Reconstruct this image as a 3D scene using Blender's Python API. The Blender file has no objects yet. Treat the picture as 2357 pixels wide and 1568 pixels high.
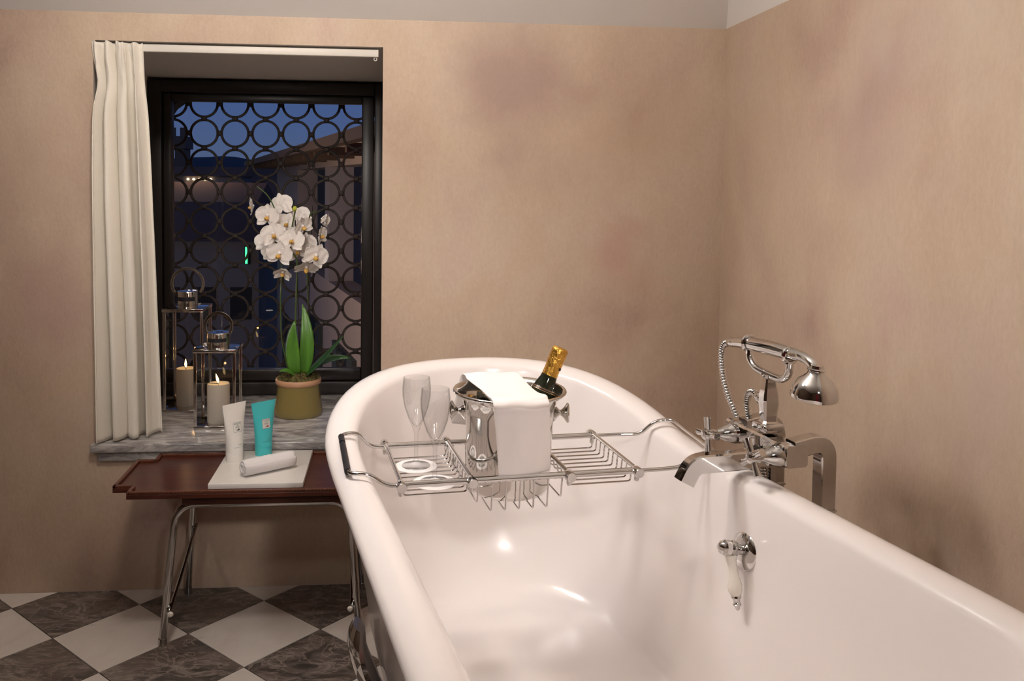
import bpy, bmesh, math, random
from mathutils import Vector, Matrix, noise

S = bpy.context.scene
COL = S.collection
random.seed(7)
PI = math.pi

# ------------------------------------------------------------------ camera
W, HGT = 2357.0, 1568.0
F, CX, CY = 2010.3833, 1079.3214, 515.8127
PITCH, YAW, ROLL, CAMH = 0.045953, 0.0875126, -0.0111627, 1.1751869
def cam_axes():
    cp, sp, cy, sy, cr, sr = math.cos(PITCH), math.sin(PITCH), math.cos(YAW), math.sin(YAW), math.cos(ROLL), math.sin(ROLL)
    fwd = Vector((sy * cp, cy * cp, -sp)); right = Vector((cy, -sy, 0)); down = fwd.cross(right)
    return cr * right + sr * down, -sr * right + cr * down, fwd
cx_, cd_, cf_ = cam_axes()
cam_data = bpy.data.cameras.new('camera')
cam = bpy.data.objects.new('camera', cam_data); COL.objects.link(cam)
M = Matrix((cx_, -cd_, -cf_)).transposed().to_4x4(); M.translation = Vector((0, 0, CAMH))
cam.matrix_world = M
cam_data.sensor_fit = 'HORIZONTAL'; cam_data.sensor_width = 36.0
cam_data.lens = F / W * 36.0
cam_data.shift_x = (W / 2 - CX) / W
cam_data.shift_y = -(HGT / 2 - CY) / W
cam_data.clip_start = 0.02; cam_data.clip_end = 2000
S.camera = cam

# ------------------------------------------------------------------ view + world (dusk sky)
S.view_settings.view_transform = 'Standard'; S.view_settings.look = 'None'
S.view_settings.gamma = 1.0; S.view_settings.use_curve_mapping = False
S.view_settings.exposure = 0.0
world = bpy.data.worlds.new('dusk_sky'); S.world = world; world.use_nodes = True
wn, wl = world.node_tree.nodes, world.node_tree.links
wn.clear()
wo = wn.new('ShaderNodeOutputWorld'); wb = wn.new('ShaderNodeBackground')
tc = wn.new('ShaderNodeTexCoord'); sx = wn.new('ShaderNodeSeparateXYZ'); rp = wn.new('ShaderNodeValToRGB')
wl.new(tc.outputs['Generated'], sx.inputs[0]); wl.new(sx.outputs['Z'], rp.inputs[0])
rp.color_ramp.elements[0].position = 0.0; rp.color_ramp.elements[0].color = (0.060, 0.085, 0.150, 1)
rp.color_ramp.elements[1].position = 0.5; rp.color_ramp.elements[1].color = (0.020, 0.038, 0.110, 1)
e = rp.color_ramp.elements.new(0.08); e.color = (0.044, 0.075, 0.180, 1)
wl.new(rp.outputs[0], wb.inputs['Color']); wb.inputs['Strength'].default_value = 1.4
wl.new(wb.outputs[0], wo.inputs[0])

def look_rot(src, dst):
    return (Vector(dst) - Vector(src)).to_track_quat('-Z', 'Y').to_euler()
def area_light(name, loc, target, size, power, color, sizey=None, spread=180):
    d = bpy.data.lights.new(name, 'AREA'); d.energy = power; d.color = color; d.size = size
    if sizey: d.shape = 'RECTANGLE'; d.size_y = sizey
    d.spread = math.radians(spread)
    o = bpy.data.objects.new(name, d); COL.objects.link(o); o.location = loc; o.rotation_euler = look_rot(loc, target)
    return o
def spot_light(name, loc, target, power, color, angle, blend, size):
    d = bpy.data.lights.new(name, 'SPOT'); d.energy = power; d.color = color
    d.spot_size = math.radians(angle); d.spot_blend = blend; d.shadow_soft_size = size
    o = bpy.data.objects.new(name, d); COL.objects.link(o); o.location = loc; o.rotation_euler = look_rot(loc, target)
    return o
# ceiling lamp and tub spot of the bathroom, then three added fill spots
pl_ = bpy.data.lights.new('ceiling_lamp', 'POINT'); pl_.energy = 28; pl_.color = (1.0, 0.89, 0.79); pl_.shadow_soft_size = 0.11
po_ = bpy.data.objects.new('ceiling_lamp', pl_); COL.objects.link(po_); po_.location = (-0.30, 1.50, 2.05)
spot_light('tub_spot_lamp', (-0.42, 1.86, 1.96), (0.62, 1.45, 0.60), 40, (1.0, 0.96, 0.945), 92, 1.0, 0.15)
spot_light('front_fill_spot', (-0.75, -0.9, 2.05), (-0.1, 2.5, 1.55), 115, (1.0, 0.92, 0.85), 44, 1.0, 0.16)  # added fill from the camera side, brightens curtain and upper wall
spot_light('napkin_fill_spot', (0.55, -0.7, 1.95), (0.24, 1.66, 0.72), 80, (1.0, 0.93, 0.885), 28, 0.8, 0.10)  # added narrow fill on napkin, bucket and rack; no real fitting
spot_light('sill_fill_spot', (-1.45, 0.55, 1.95), (-0.42, 2.45, 0.82), 38, (1.0, 0.94, 0.89), 35, 1.0, 0.10)  # added fill from the left for board, tubes, sill and curtain
# street lamp glow on the houses across the lane
sl = bpy.data.lights.new('street_lamp_light', 'POINT'); sl.energy = 320; sl.color = (1.0, 0.72, 0.52); sl.shadow_soft_size = 0.2
so = bpy.data.objects.new('street_lamp_light', sl); COL.objects.link(so); so.location = (-4.2, 9.5, 0.4)

sl2 = bpy.data.lights.new('town_fill_light', 'POINT'); sl2.energy = 110; sl2.color = (1.0, 0.78, 0.60); sl2.shadow_soft_size = 0.4  # added fill that lifts the far house walls, no lamp stands there
so2 = bpy.data.objects.new('town_fill_light', sl2); COL.objects.link(so2); so2.location = (-7.5, 34.0, 2.6)

# ------------------------------------------------------------------ materials
def new_mat(name):
    m = bpy.data.materials.new(name); m.use_nodes = True
    nt = m.node_tree; b = nt.nodes['Principled BSDF']
    return m, nt, b
def principled(name, color, rough=0.5, metal=0.0, coat=0.0, trans=0.0, ior=1.45, sss=0.0, sheen=0.0, emis=None, estr=0.0):
    m, nt, b = new_mat(name)
    b.inputs['Base Color'].default_value = (*color, 1); b.inputs['Roughness'].default_value = rough
    b.inputs['Metallic'].default_value = metal; b.inputs['Coat Weight'].default_value = coat
    b.inputs['Coat Roughness'].default_value = 0.05
    b.inputs['Transmission Weight'].default_value = trans; b.inputs['IOR'].default_value = ior
    if sss: b.inputs['Subsurface Weight'].default_value = sss; b.inputs['Subsurface Radius'].default_value = (0.02, 0.012, 0.008); b.inputs['Subsurface Scale'].default_value = 0.5
    if sheen: b.inputs['Sheen Weight'].default_value = sheen
    if emis: b.inputs['Emission Color'].default_value = (*emis, 1); b.inputs['Emission Strength'].default_value = estr
    return m
def nd(nt, t, **kw):
    n = nt.nodes.new(t)
    for k, v in kw.items(): setattr(n, k, v)
    return n
def coords(nt, scale=(1, 1, 1), rot=(0, 0, 0), kind='Object', rnd=False):
    t = nd(nt, 'ShaderNodeTexCoord'); mp = nd(nt, 'ShaderNodeMapping')
    mp.inputs['Scale'].default_value = scale; mp.inputs['Rotation'].default_value = rot
    nt.links.new(t.outputs[kind], mp.inputs['Vector'])
    if rnd:
        oi = nd(nt, 'ShaderNodeObjectInfo'); ml = nd(nt, 'ShaderNodeMath', operation='MULTIPLY'); ml.inputs[1].default_value = 37.0
        nt.links.new(oi.outputs['Random'], ml.inputs[0]); nt.links.new(ml.outputs[0], mp.inputs['Location'])
    return mp
def noise_tex(nt, vec, scale, detail=4, rough=0.55, dist=0.0):
    n = nd(nt, 'ShaderNodeTexNoise'); n.inputs['Scale'].default_value = scale; n.inputs['Detail'].default_value = detail
    n.inputs['Roughness'].default_value = rough; n.inputs['Distortion'].default_value = dist
    nt.links.new(vec.outputs[0], n.inputs['Vector']); return n
def ramp(nt, src, stops):
    r = nd(nt, 'ShaderNodeValToRGB'); el = r.color_ramp.elements
    el[0].position, el[0].color = stops[0][0], (*stops[0][1], 1); el[1].position, el[1].color = stops[-1][0], (*stops[-1][1], 1)
    for p, c in stops[1:-1]:
        x = el.new(p); x.color = (*c, 1)
    nt.links.new(src, r.inputs[0]); return r
def mixc(nt, fac, a, b, mode='MIX'):
    m = nd(nt, 'ShaderNodeMix', data_type='RGBA', blend_type=mode)
    if isinstance(fac, (int, float)): m.inputs[0].default_value = fac
    else: nt.links.new(fac, m.inputs[0])
    for i, v in ((6, a), (7, b)):
        if isinstance(v, tuple): m.inputs[i].default_value = (*v, 1)
        else: nt.links.new(v, m.inputs[i])
    return m.outputs[2]
def bump(nt, b, src, strength, dist):
    bp = nd(nt, 'ShaderNodeBump'); bp.inputs['Strength'].default_value = strength; bp.inputs['Distance'].default_value = dist
    nt.links.new(src, bp.inputs['Height']); nt.links.new(bp.outputs[0], b.inputs['Normal'])

def plaster_mat():
    m, nt, b = new_mat('marmorino_plaster')
    v = coords(nt)
    big = noise_tex(nt, v, 1.9, 3, 0.5, 0.4)
    base = ramp(nt, big.outputs[0], [(0.30, (0.38, 0.255, 0.215)), (0.41, (0.52, 0.385, 0.295)), (0.53, (0.585, 0.455, 0.330)), (0.62, (0.60, 0.475, 0.37)), (0.72, (0.55, 0.385, 0.325))])
    med = noise_tex(nt, coords(nt, (1, 1, 0.45)), 7, 6, 0.65, 0.6)
    c1 = mixc(nt, 0.22, base.outputs[0], ramp(nt, med.outputs[0], [(0.3, (0.42, 0.27, 0.20)), (0.7, (0.74, 0.60, 0.47))]).outputs[0])
    fine = noise_tex(nt, coords(nt, (1, 1, 0.55)), 110, 5, 0.7, 0.4)
    c2 = mixc(nt, 0.12, c1, ramp(nt, fine.outputs[0], [(0.35, (0.40, 0.26, 0.18)), (0.65, (0.80, 0.66, 0.52))]).outputs[0])
    # worn pigment stains in the lime plaster
    tcg = nd(nt, 'ShaderNodeTexCoord'); wob = noise_tex(nt, v, 5.0, 3, 0.5)
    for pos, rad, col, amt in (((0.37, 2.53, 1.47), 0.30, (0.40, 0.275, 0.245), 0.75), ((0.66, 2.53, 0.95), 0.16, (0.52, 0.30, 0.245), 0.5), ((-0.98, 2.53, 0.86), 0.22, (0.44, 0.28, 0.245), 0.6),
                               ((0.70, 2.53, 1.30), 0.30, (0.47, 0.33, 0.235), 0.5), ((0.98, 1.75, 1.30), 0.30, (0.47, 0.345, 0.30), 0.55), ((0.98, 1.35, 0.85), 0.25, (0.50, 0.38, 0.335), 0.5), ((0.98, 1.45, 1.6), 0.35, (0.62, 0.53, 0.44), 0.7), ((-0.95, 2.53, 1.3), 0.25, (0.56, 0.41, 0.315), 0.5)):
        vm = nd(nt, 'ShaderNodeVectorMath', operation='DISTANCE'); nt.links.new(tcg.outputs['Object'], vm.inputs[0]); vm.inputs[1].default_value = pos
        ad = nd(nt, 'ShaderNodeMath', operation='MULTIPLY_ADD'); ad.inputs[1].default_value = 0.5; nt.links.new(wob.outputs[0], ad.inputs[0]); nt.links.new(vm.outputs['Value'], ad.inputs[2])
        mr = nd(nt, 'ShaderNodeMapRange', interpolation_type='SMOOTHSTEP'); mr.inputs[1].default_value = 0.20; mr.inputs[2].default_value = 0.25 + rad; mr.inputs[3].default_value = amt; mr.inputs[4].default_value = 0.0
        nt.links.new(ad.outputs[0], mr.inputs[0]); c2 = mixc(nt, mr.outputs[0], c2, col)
    nt.links.new(c2, b.inputs['Base Color'])
    b.inputs['Roughness'].default_value = 0.55
    bump(nt, b, fine.outputs[0], 0.25, 0.004)
    return m
def marble_white_mat():
    m, nt, b = new_mat('white_marble_tile')
    n1 = noise_tex(nt, coords(nt, (1, 1, 1), rnd=True), 5, 6, 0.6, 1.2)
    n2 = noise_tex(nt, coords(nt, (3, 26, 3), (0, 0, 0.9), rnd=True), 2.2, 4, 0.6, 0.5)
    c = ramp(nt, n1.outputs[0], [(0.35, (0.60, 0.54, 0.50)), (0.65, (0.68, 0.63, 0.585))])
    c2 = mixc(nt, ramp(nt, n2.outputs[0], [(0.68, (0, 0, 0)), (0.75, (0.5, 0.5, 0.5))]).outputs[0], c.outputs[0], (0.36, 0.32, 0.30))
    nt.links.new(c2, b.inputs['Base Color']); b.inputs['Roughness'].default_value = 0.32
    return m
def marble_dark_mat():
    m, nt, b = new_mat('grey_brown_marble_tile')
    v = coords(nt, (1, 1, 1), rnd=True)
    n1 = noise_tex(nt, coords(nt, (1.0, 2.2, 1), (0, 0, 0.5), rnd=True), 9, 8, 0.68, 1.5)
    n3 = noise_tex(nt, v, 4, 4, 0.5, 0.4)
    c = ramp(nt, n1.outputs[0], [(0.30, (0.035, 0.030, 0.029)), (0.45, (0.085, 0.070, 0.064)), (0.55, (0.155, 0.128, 0.115)), (0.68, (0.29, 0.25, 0.225))])
    n2 = noise_tex(nt, coords(nt, (1, 1.6, 1), (0, 0, 0.7), rnd=True), 6, 7, 0.6, 2.2)
    vein = ramp(nt, n2.outputs[0], [(0.475, (0, 0, 0)), (0.5, (0.75, 0.75, 0.75)), (0.525, (0, 0, 0))])
    c2 = mixc(nt, vein.outputs[0], c.outputs[0], (0.36, 0.31, 0.27))
    c3 = mixc(nt, ramp(nt, n3.outputs[0], [(0.45, (0, 0, 0)), (0.7, (0.45, 0.45, 0.45))]).outputs[0], c2, (0.17, 0.12, 0.085))
    nt.links.new(c3, b.inputs['Base Color']); b.inputs['Roughness'].default_value = 0.28
    return m
def marble_sill_mat():
    m, nt, b = new_mat('grey_veined_marble')
    n1 = noise_tex(nt, coords(nt, (1.6, 6.0, 6.0), (0, 0, -0.38)), 3.2, 8, 0.66, 1.6)
    n2 = noise_tex(nt, coords(nt, (1, 3.5, 3.5), (0, 0, -0.30)), 13, 6, 0.65, 1.4)
    c = ramp(nt, n1.outputs[0], [(0.34, (0.10, 0.095, 0.10)), (0.45, (0.26, 0.245, 0.245)), (0.54, (0.50, 0.475, 0.455)), (0.66, (0.72, 0.69, 0.66))])
    c2 = mixc(nt, 0.35, c.outputs[0], ramp(nt, n2.outputs[0], [(0.35, (0.13, 0.12, 0.13)), (0.65, (0.66, 0.63, 0.60))]).outputs[0])
    nt.links.new(c2, b.inputs['Base Color']); b.inputs['Roughness'].default_value = 0.16
    return m
def wood_mat(name, c0, c1, rough=0.25, scale=(1.5, 14, 14)):
    m, nt, b = new_mat(name)
    n1 = noise_tex(nt, coords(nt, scale), 6, 6, 0.65, 0.8)
    c = ramp(nt, n1.outputs[0], [(0.3, c0), (0.7, c1)])
    nt.links.new(c.outputs[0], b.inputs['Base Color']); b.inputs['Roughness'].default_value = rough
    b.inputs['Specular IOR Level'].default_value = 0.3
    return m
def fabric_mat(name, color, scale=900, strength=0.25, rough=0.9, sheen=0.2):
    m, nt, b = new_mat(name)
    n = noise_tex(nt, coords(nt, (1, 1, 1.6)), scale, 3, 0.6)
    c = mixc(nt, n.outputs[0], tuple(x * 0.90 for x in color), color)
    nt.links.new(c, b.inputs['Base Color']); b.inputs['Roughness'].default_value = rough; b.inputs['Sheen Weight'].default_value = sheen
    bump(nt, b, n.outputs[0], strength, 0.002)
    return m
def thin_glass(name, tint=(1, 1, 1), ior=1.5):
    m = bpy.data.materials.new(name); m.use_nodes = True; nt = m.node_tree; nt.nodes.clear()
    o = nd(nt, 'ShaderNodeOutputMaterial'); mx = nd(nt, 'ShaderNodeMixShader'); tr = nd(nt, 'ShaderNodeBsdfTransparent')
    gl = nd(nt, 'ShaderNodeBsdfGlossy'); fr = nd(nt, 'ShaderNodeFresnel')
    tr.inputs[0].default_value = (*tint, 1); gl.inputs['Roughness'].default_value = 0.0; fr.inputs['IOR'].default_value = ior
    nt.links.new(fr.outputs[0], mx.inputs[0]); nt.links.new(tr.outputs[0], mx.inputs[1]); nt.links.new(gl.outputs[0], mx.inputs[2]); nt.links.new(mx.outputs[0], o.inputs[0])
    return m
def foil_mat():
    m, nt, b = new_mat('gold_foil')
    b.inputs['Base Color'].default_value = (0.80, 0.44, 0.085, 1); b.inputs['Metallic'].default_value = 1; b.inputs['Roughness'].default_value = 0.28
    n = noise_tex(nt, coords(nt, (1, 1, 0.6)), 170, 3, 0.6, 0.6); bump(nt, b, n.outputs[0], 0.6, 0.004)
    return m

M_PLASTER = plaster_mat()
M_CEIL = principled('white_ceiling_paint', (0.86, 0.84, 0.82), 0.7)
M_REVEAL = principled('reveal_paint', (0.62, 0.57, 0.53), 0.7)
M_WTILE, M_DTILE, M_SILL = marble_white_mat(), marble_dark_mat(), marble_sill_mat()
M_GROUT = principled('dark_grout', (0.13, 0.10, 0.085), 0.8)
M_FRAME = principled('black_brown_window_paint', (0.016, 0.012, 0.011), 0.35)
M_IRON = principled('wrought_iron', (0.040, 0.026, 0.020), 0.6)
M_PANE = thin_glass('window_glass', (0.93, 0.95, 0.96), 1.5)
M_LGLASS = thin_glass('lantern_glass', (0.95, 0.95, 0.95), 1.45)
M_CHROME = principled('chrome', (0.63, 0.62, 0.61), 0.05, 1.0)
M_NICKEL = principled('polished_nickel', (0.66, 0.62, 0.58), 0.10, 1.0)
M_STEEL = principled('polished_steel', (0.68, 0.66, 0.63), 0.07, 1.0)
M_LEGS = principled('table_chrome', (0.55, 0.54, 0.53), 0.12, 1.0)
M_BLACK = principled('black_rubber', (0.012, 0.012, 0.016), 0.45)
M_ENAMEL = principled('white_bath_enamel', (0.86, 0.805, 0.785), 0.20, 0, 0.35)
M_PORC = principled('cream_porcelain', (0.83, 0.78, 0.70), 0.12, 0, 0.6)
def crystal():
    m = thin_glass('clear_crystal', (1, 1, 1), 1.22); nt = m.node_tree
    lw_ = nd(nt, 'ShaderNodeLayerWeight'); lw_.inputs['Blend'].default_value = 0.5
    r = ramp(nt, lw_.outputs['Facing'], [(0.0, (0.985, 0.985, 0.985)), (0.55, (0.96, 0.96, 0.96)), (0.78, (0.82, 0.815, 0.81)), (1.0, (0.18, 0.175, 0.17))])
    g_ = ramp(nt, lw_.outputs['Facing'], [(0.0, (0.045, 0.045, 0.045)), (0.7, (0.09, 0.09, 0.09)), (1.0, (0.22, 0.22, 0.22))])
    nt.links.new(r.outputs[0], [n for n in nt.nodes if n.type == 'BSDF_TRANSPARENT'][0].inputs[0])
    nt.links.new(g_.outputs[0], [n for n in nt.nodes if n.type == 'MIX_SHADER'][0].inputs[0]); return m
M_GLASS = crystal()
M_CURT = fabric_mat('cream_linen', (0.90, 0.85, 0.76), 420, 0.35)
M_NAPKIN = fabric_mat('white_napkin', (0.93, 0.865, 0.84), 1200, 0.12)
M_TERRY = fabric_mat('white_terry', (0.92, 0.885, 0.885), 420, 1.0, 0.95, 0.4)
M_TRACK = principled('white_track_enamel', (0.80, 0.76, 0.70), 0.4)
M_WAX = principled('ivory_wax', (0.82, 0.75, 0.65), 0.5, 0, 0, 0, 1.45, 0.25)
M_WICK = principled('burnt_wick', (0.03, 0.02, 0.015), 0.9)
M_FLAME = principled('candle_flame', (0, 0, 0), 0.5, emis=(1.0, 0.66, 0.24), estr=9)
M_MAHOG = wood_mat('dark_mahogany', (0.034, 0.008, 0.005), (0.105, 0.026, 0.012), 0.28)
M_MAHOG2 = wood_mat('mahogany_edge', (0.060, 0.017, 0.010), (0.165, 0.055, 0.028), 0.3, (30, 30, 30))
M_BOARD = principled('white_lacquer', (0.76, 0.73, 0.69), 0.28)
M_TUBEW = principled('white_plastic_tube', (0.84, 0.81, 0.77), 0.35, sss=0.05)
M_TUBEB = principled('turquoise_plastic_tube', (0.065, 0.50, 0.53), 0.32)
M_MINT = principled('pale_mint_panel', (0.50, 0.66, 0.58), 0.5)
M_LABELP = principled('pale_label_paper', (0.62, 0.60, 0.56), 0.5)
M_INK = principled('grey_green_ink', (0.12, 0.20, 0.19), 0.6)
M_INKD = principled('dark_ink', (0.10, 0.12, 0.13), 0.6)
M_INKR = principled('red_ink', (0.38, 0.08, 0.07), 0.6)
M_BOTTLE = principled('dark_green_glass', (0.012, 0.014, 0.006), 0.06, 0, 0.5)
M_FOIL = foil_mat()
M_BAND = principled('black_gold_band', (0.020, 0.013, 0.012), 0.3)
M_GOLDL = principled('gold_print', (0.55, 0.33, 0.16), 0.4, 0.6)
M_POT = principled('olive_glaze', (0.215, 0.165, 0.055), 0.12, 0, 0.6)
M_TERRA = principled('bare_terracotta_rim', (0.52, 0.29, 0.17), 0.45)
def leaf_mat(name, c0, c1):
    m, nt, b = new_mat(name)
    n = noise_tex(nt, coords(nt, (14, 14, 2)), 4, 3); r = ramp(nt, n.outputs[0], [(0.3, c0), (0.7, c1)])
    nt.links.new(r.outputs[0], b.inputs['Base Color']); b.inputs['Roughness'].default_value = 0.3; return m
M_LEAF = leaf_mat('bright_green_leaf', (0.055, 0.155, 0.018), (0.10, 0.26, 0.030))
M_LEAFD = leaf_mat('deep_green_leaf', (0.018, 0.062, 0.016), (0.030, 0.105, 0.024))
M_STEM = principled('orchid_stem', (0.050, 0.090, 0.018), 0.45)
M_STAKE = principled('dark_stake', (0.020, 0.014, 0.012), 0.6)
M_PETAL = principled('white_petal', (0.88, 0.82, 0.78), 0.55, sss=0.12)
M_LIP = principled('yellow_lip', (0.72, 0.42, 0.10), 0.5)
M_BUD = principled('lime_bud', (0.50, 0.52, 0.05), 0.5)
def moss_mat():
    m, nt, b = new_mat('brown_green_moss')
    n = noise_tex(nt, coords(nt), 120, 4, 0.7); r = ramp(nt, n.outputs[0], [(0.35, (0.030, 0.022, 0.010)), (0.5, (0.10, 0.095, 0.022)), (0.65, (0.23, 0.12, 0.05))])
    nt.links.new(r.outputs[0], b.inputs['Base Color']); b.inputs['Roughness'].default_value = 0.95; return m
M_MOSS = moss_mat()
M_DOOR = principled('dark_red_door_paint', (0.28, 0.012, 0.018), 0.4)
M_DOORT = principled('door_brass', (0.6, 0.42, 0.2), 0.25, 1.0)
M_PAPER = principled('white_doily_paper', (0.84, 0.80, 0.79), 0.8)

# ------------------------------------------------------------------ mesh helpers
def put(o, parent=None):
    COL.objects.link(o)
    if parent is not None: o.parent = parent
    return o
def tag(o, label=None, cat=None, group=None, kind=None):
    if label: o['label'] = label
    if cat: o['category'] = cat
    if group: o['group'] = group
    if kind: o['kind'] = kind
    return o
def origin_of(p):
    v = Vector((0, 0, 0))
    while p is not None: v += p.location; p = p.parent
    return v
def mesh(name, V, Fc, mat, parent=None, smooth=True, mats=None, fm=None):
    """V in world coordinates (shifted to the parent's frame)."""
    off = origin_of(parent)
    me = bpy.data.meshes.new(name); me.from_pydata([tuple(Vector(v) - off) for v in V], [], Fc); me.update()
    for mm in (mats or [mat]): me.materials.append(mm)
    if fm:
        for i, k in enumerate(fm): me.polygons[i].material_index = k
    if smooth: me.polygons.foreach_set('use_smooth', [True] * len(me.polygons))
    bm = bmesh.new(); bm.from_mesh(me); bmesh.ops.recalc_face_normals(bm, faces=bm.faces); bm.to_mesh(me); bm.free()
    return put(bpy.data.objects.new(name, me), parent)
def thing(name, loc, label, cat, group=None):
    o = bpy.data.objects.new(name, None); o.location = loc; o.empty_display_size = 0.05
    COL.objects.link(o); return tag(o, label, cat, group)
def autosmooth(o, ang=35):
    me = o.data
    bm = bmesh.new(); bm.from_mesh(me)
    for ed in bm.edges:
        if len(ed.link_faces) == 2 and ed.calc_face_angle(0) > math.radians(ang): ed.smooth = False
    bm.to_mesh(me); bm.free(); return o
def box_vf(x0, x1, y0, y1, z0, z1):
    return [(x0, y0, z0), (x1, y0, z0), (x1, y1, z0), (x0, y1, z0), (x0, y0, z1), (x1, y0, z1), (x1, y1, z1), (x0, y1, z1)], \
           [(0, 3, 2, 1), (4, 5, 6, 7), (0, 1, 5, 4), (1, 2, 6, 5), (2, 3, 7, 6), (3, 0, 4, 7)]
def box(name, x0, x1, y0, y1, z0, z1, mat, parent=None, bev=0.0, rot=None, seg=2):
    """axis box, optionally rotated about its centre (Matrix 3x3)"""
    V, Fc = box_vf(x0, x1, y0, y1, z0, z1)
    if rot is not None:
        c = Vector(((x0 + x1) / 2, (y0 + y1) / 2, (z0 + z1) / 2)); V = [c + rot @ (Vector(v) - c) for v in V]
    o = mesh(name, V, Fc, mat, parent, smooth=False)
    if bev:
        bm = bmesh.new(); bm.from_mesh(o.data)
        bmesh.ops.bevel(bm, geom=list(bm.edges), offset=bev, segments=seg, affect='EDGES', profile=0.5)
        for f in bm.faces: f.smooth = True
        bm.to_mesh(o.data); bm.free(); autosmooth(o, 50)
    return o
def prism(name, poly, z0, z1, mat, parent=None, bev=0.0):
    n = len(poly); V = [(x, y, z0) for x, y in poly] + [(x, y, z1) for x, y in poly]
    Fc = [tuple(range(n))[::-1], tuple(range(n, 2 * n))] + [(i, (i + 1) % n, n + (i + 1) % n, n + i) for i in range(n)]
    o = mesh(name, V, Fc, mat, parent, smooth=False)
    if bev:
        bm = bmesh.new(); bm.from_mesh(o.data)
        bmesh.ops.bevel(bm, geom=list(bm.edges), offset=bev, segments=2, affect='EDGES', profile=0.5); bm.to_mesh(o.data); bm.free()
    return o
def frame_from(d, up=Vector((0, 0, 1))):
    d = Vector(d).normalized()
    if abs(d.dot(up)) > 0.98: up = Vector((1, 0, 0))
    a = up.cross(d).normalized(); b = d.cross(a)
    return a, b, d
def lathe(name, prof, mat, parent=None, base=(0, 0, 0), axis=(0, 0, 1), seg=32, smooth=True, ang=40):
    a, b, d = frame_from(axis); base = Vector(base); V, Fc, rings = [], [], []
    for r, h in prof:
        if r < 1e-6: rings.append([len(V)]); V.append(base + d * h)
        else:
            rings.append(list(range(len(V), len(V) + seg)))
            V += [base + d * h + a * (r * math.cos(2 * PI * i / seg)) + b * (r * math.sin(2 * PI * i / seg)) for i in range(seg)]
    for p, q in zip(rings, rings[1:]):
        if len(p) == 1 and len(q) == 1: continue
        for i in range(seg):
            j = (i + 1) % seg
            if len(p) == 1: Fc.append((p[0], q[i], q[j]))
            elif len(q) == 1: Fc.append((p[i], q[0], p[j]))
            else: Fc.append((p[i], q[i], q[j], p[j]))
    o = mesh(name, V, Fc, mat, parent, smooth)
    return autosmooth(o, ang)
def catmull(pts, n=6):
    P = [Vector(p) for p in pts]; P = [2 * P[0] - P[1]] + P + [2 * P[-1] - P[-2]]; out = []
    for i in range(1, len(P) - 2):
        for k in range(n):
            t = k / n; p0, p1, p2, p3 = P[i - 1:i + 3]
            out.append(0.5 * ((2 * p1) + (p2 - p0) * t + (2 * p0 - 5 * p1 + 4 * p2 - p3) * t * t + (3 * p1 - p0 - 3 * p2 + p3) * t ** 3))
    return out + [P[-2]]
def bend(pts, r, n=5):
    """polyline with rounded corners"""
    P = [Vector(p) for p in pts]; out = [P[0]]
    for a, b, c in zip(P, P[1:], P[2:]):
        u, v = (a - b), (c - b); k = min(r, u.length * 0.49, v.length * 0.49)
        s, t = b + u.normalized() * k, b + v.normalized() * k
        for i in range(n + 1):
            w = i / n; out.append(s * (1 - w) ** 2 + b * 2 * w * (1 - w) + t * w * w)
    return out + [P[-1]]
def sweep(name, path, mat, parent=None, r=0.004, seg=10, closed=False, section=None, up=Vector((0, 0, 1)), smooth=True, ang=40):
    P = [Vector(p) for p in path]; n = len(P)
    T = []
    for i in range(n):
        if closed: t = P[(i + 1) % n] - P[i - 1]
        else: t = P[min(i + 1, n - 1)] - P[max(i - 1, 0)]
        T.append(t.normalized())
    a, b, d = frame_from(T[0], up); V, Fc = [], []
    m = len(section) if section else seg
    for i in range(n):
        if i:
            ax = T[i - 1].cross(T[i])
            if ax.length > 1e-8:
                R = Matrix.Rotation(T[i - 1].angle(T[i]), 3, ax.normalized()); a = R @ a; b = R @ b
        rr = r[i] if isinstance(r, (list, tuple)) else r
        sec = [(u * rr if isinstance(r, (list, tuple)) else u, v * rr if isinstance(r, (list, tuple)) else v) for u, v in section] if section else [(rr * math.cos(2 * PI * k / seg), rr * math.sin(2 * PI * k / seg)) for k in range(seg)]
        V += [P[i] + a * u + b * v for u, v in sec]
    for i in range(n if closed else n - 1):
        j = (i + 1) % n
        for k in range(m):
            l = (k + 1) % m; Fc.append((i * m + k, j * m + k, j * m + l, i * m + l))
    if not closed:
        Fc.append(tuple(range(m))[::-1]); Fc.append(tuple(range((n - 1) * m, n * m)))
    o = mesh(name, V, Fc, mat, parent, smooth)
    return autosmooth(o, ang)
def rsq(w, h, c=0.003):
    w /= 2; h /= 2
    return [(-w + c, -h), (w - c, -h), (w, -h + c), (w, h - c), (w - c, h), (-w + c, h), (-w, h - c), (-w, -h + c)]
def clip_poly(poly, x0, x1, y0, y1):
    def cl(P, f, g):
        out = []
        for a, b in zip(P, P[1:] + P[:1]):
            fa, fb = f(a), f(b)
            if fa >= 0: out.append(a)
            if fa * fb < 0: t = fa / (fa - fb); out.append((a[0] + t * (b[0] - a[0]), a[1] + t * (b[1] - a[1])))
        return out
    for f in (lambda p: p[0] - x0, lambda p: x1 - p[0], lambda p: p[1] - y0, lambda p: y1 - p[1]):
        poly = cl(poly, f, None)
        if len(poly) < 3: return []
    return poly
def struct(o): o['kind'] = 'structure'; return o

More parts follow.
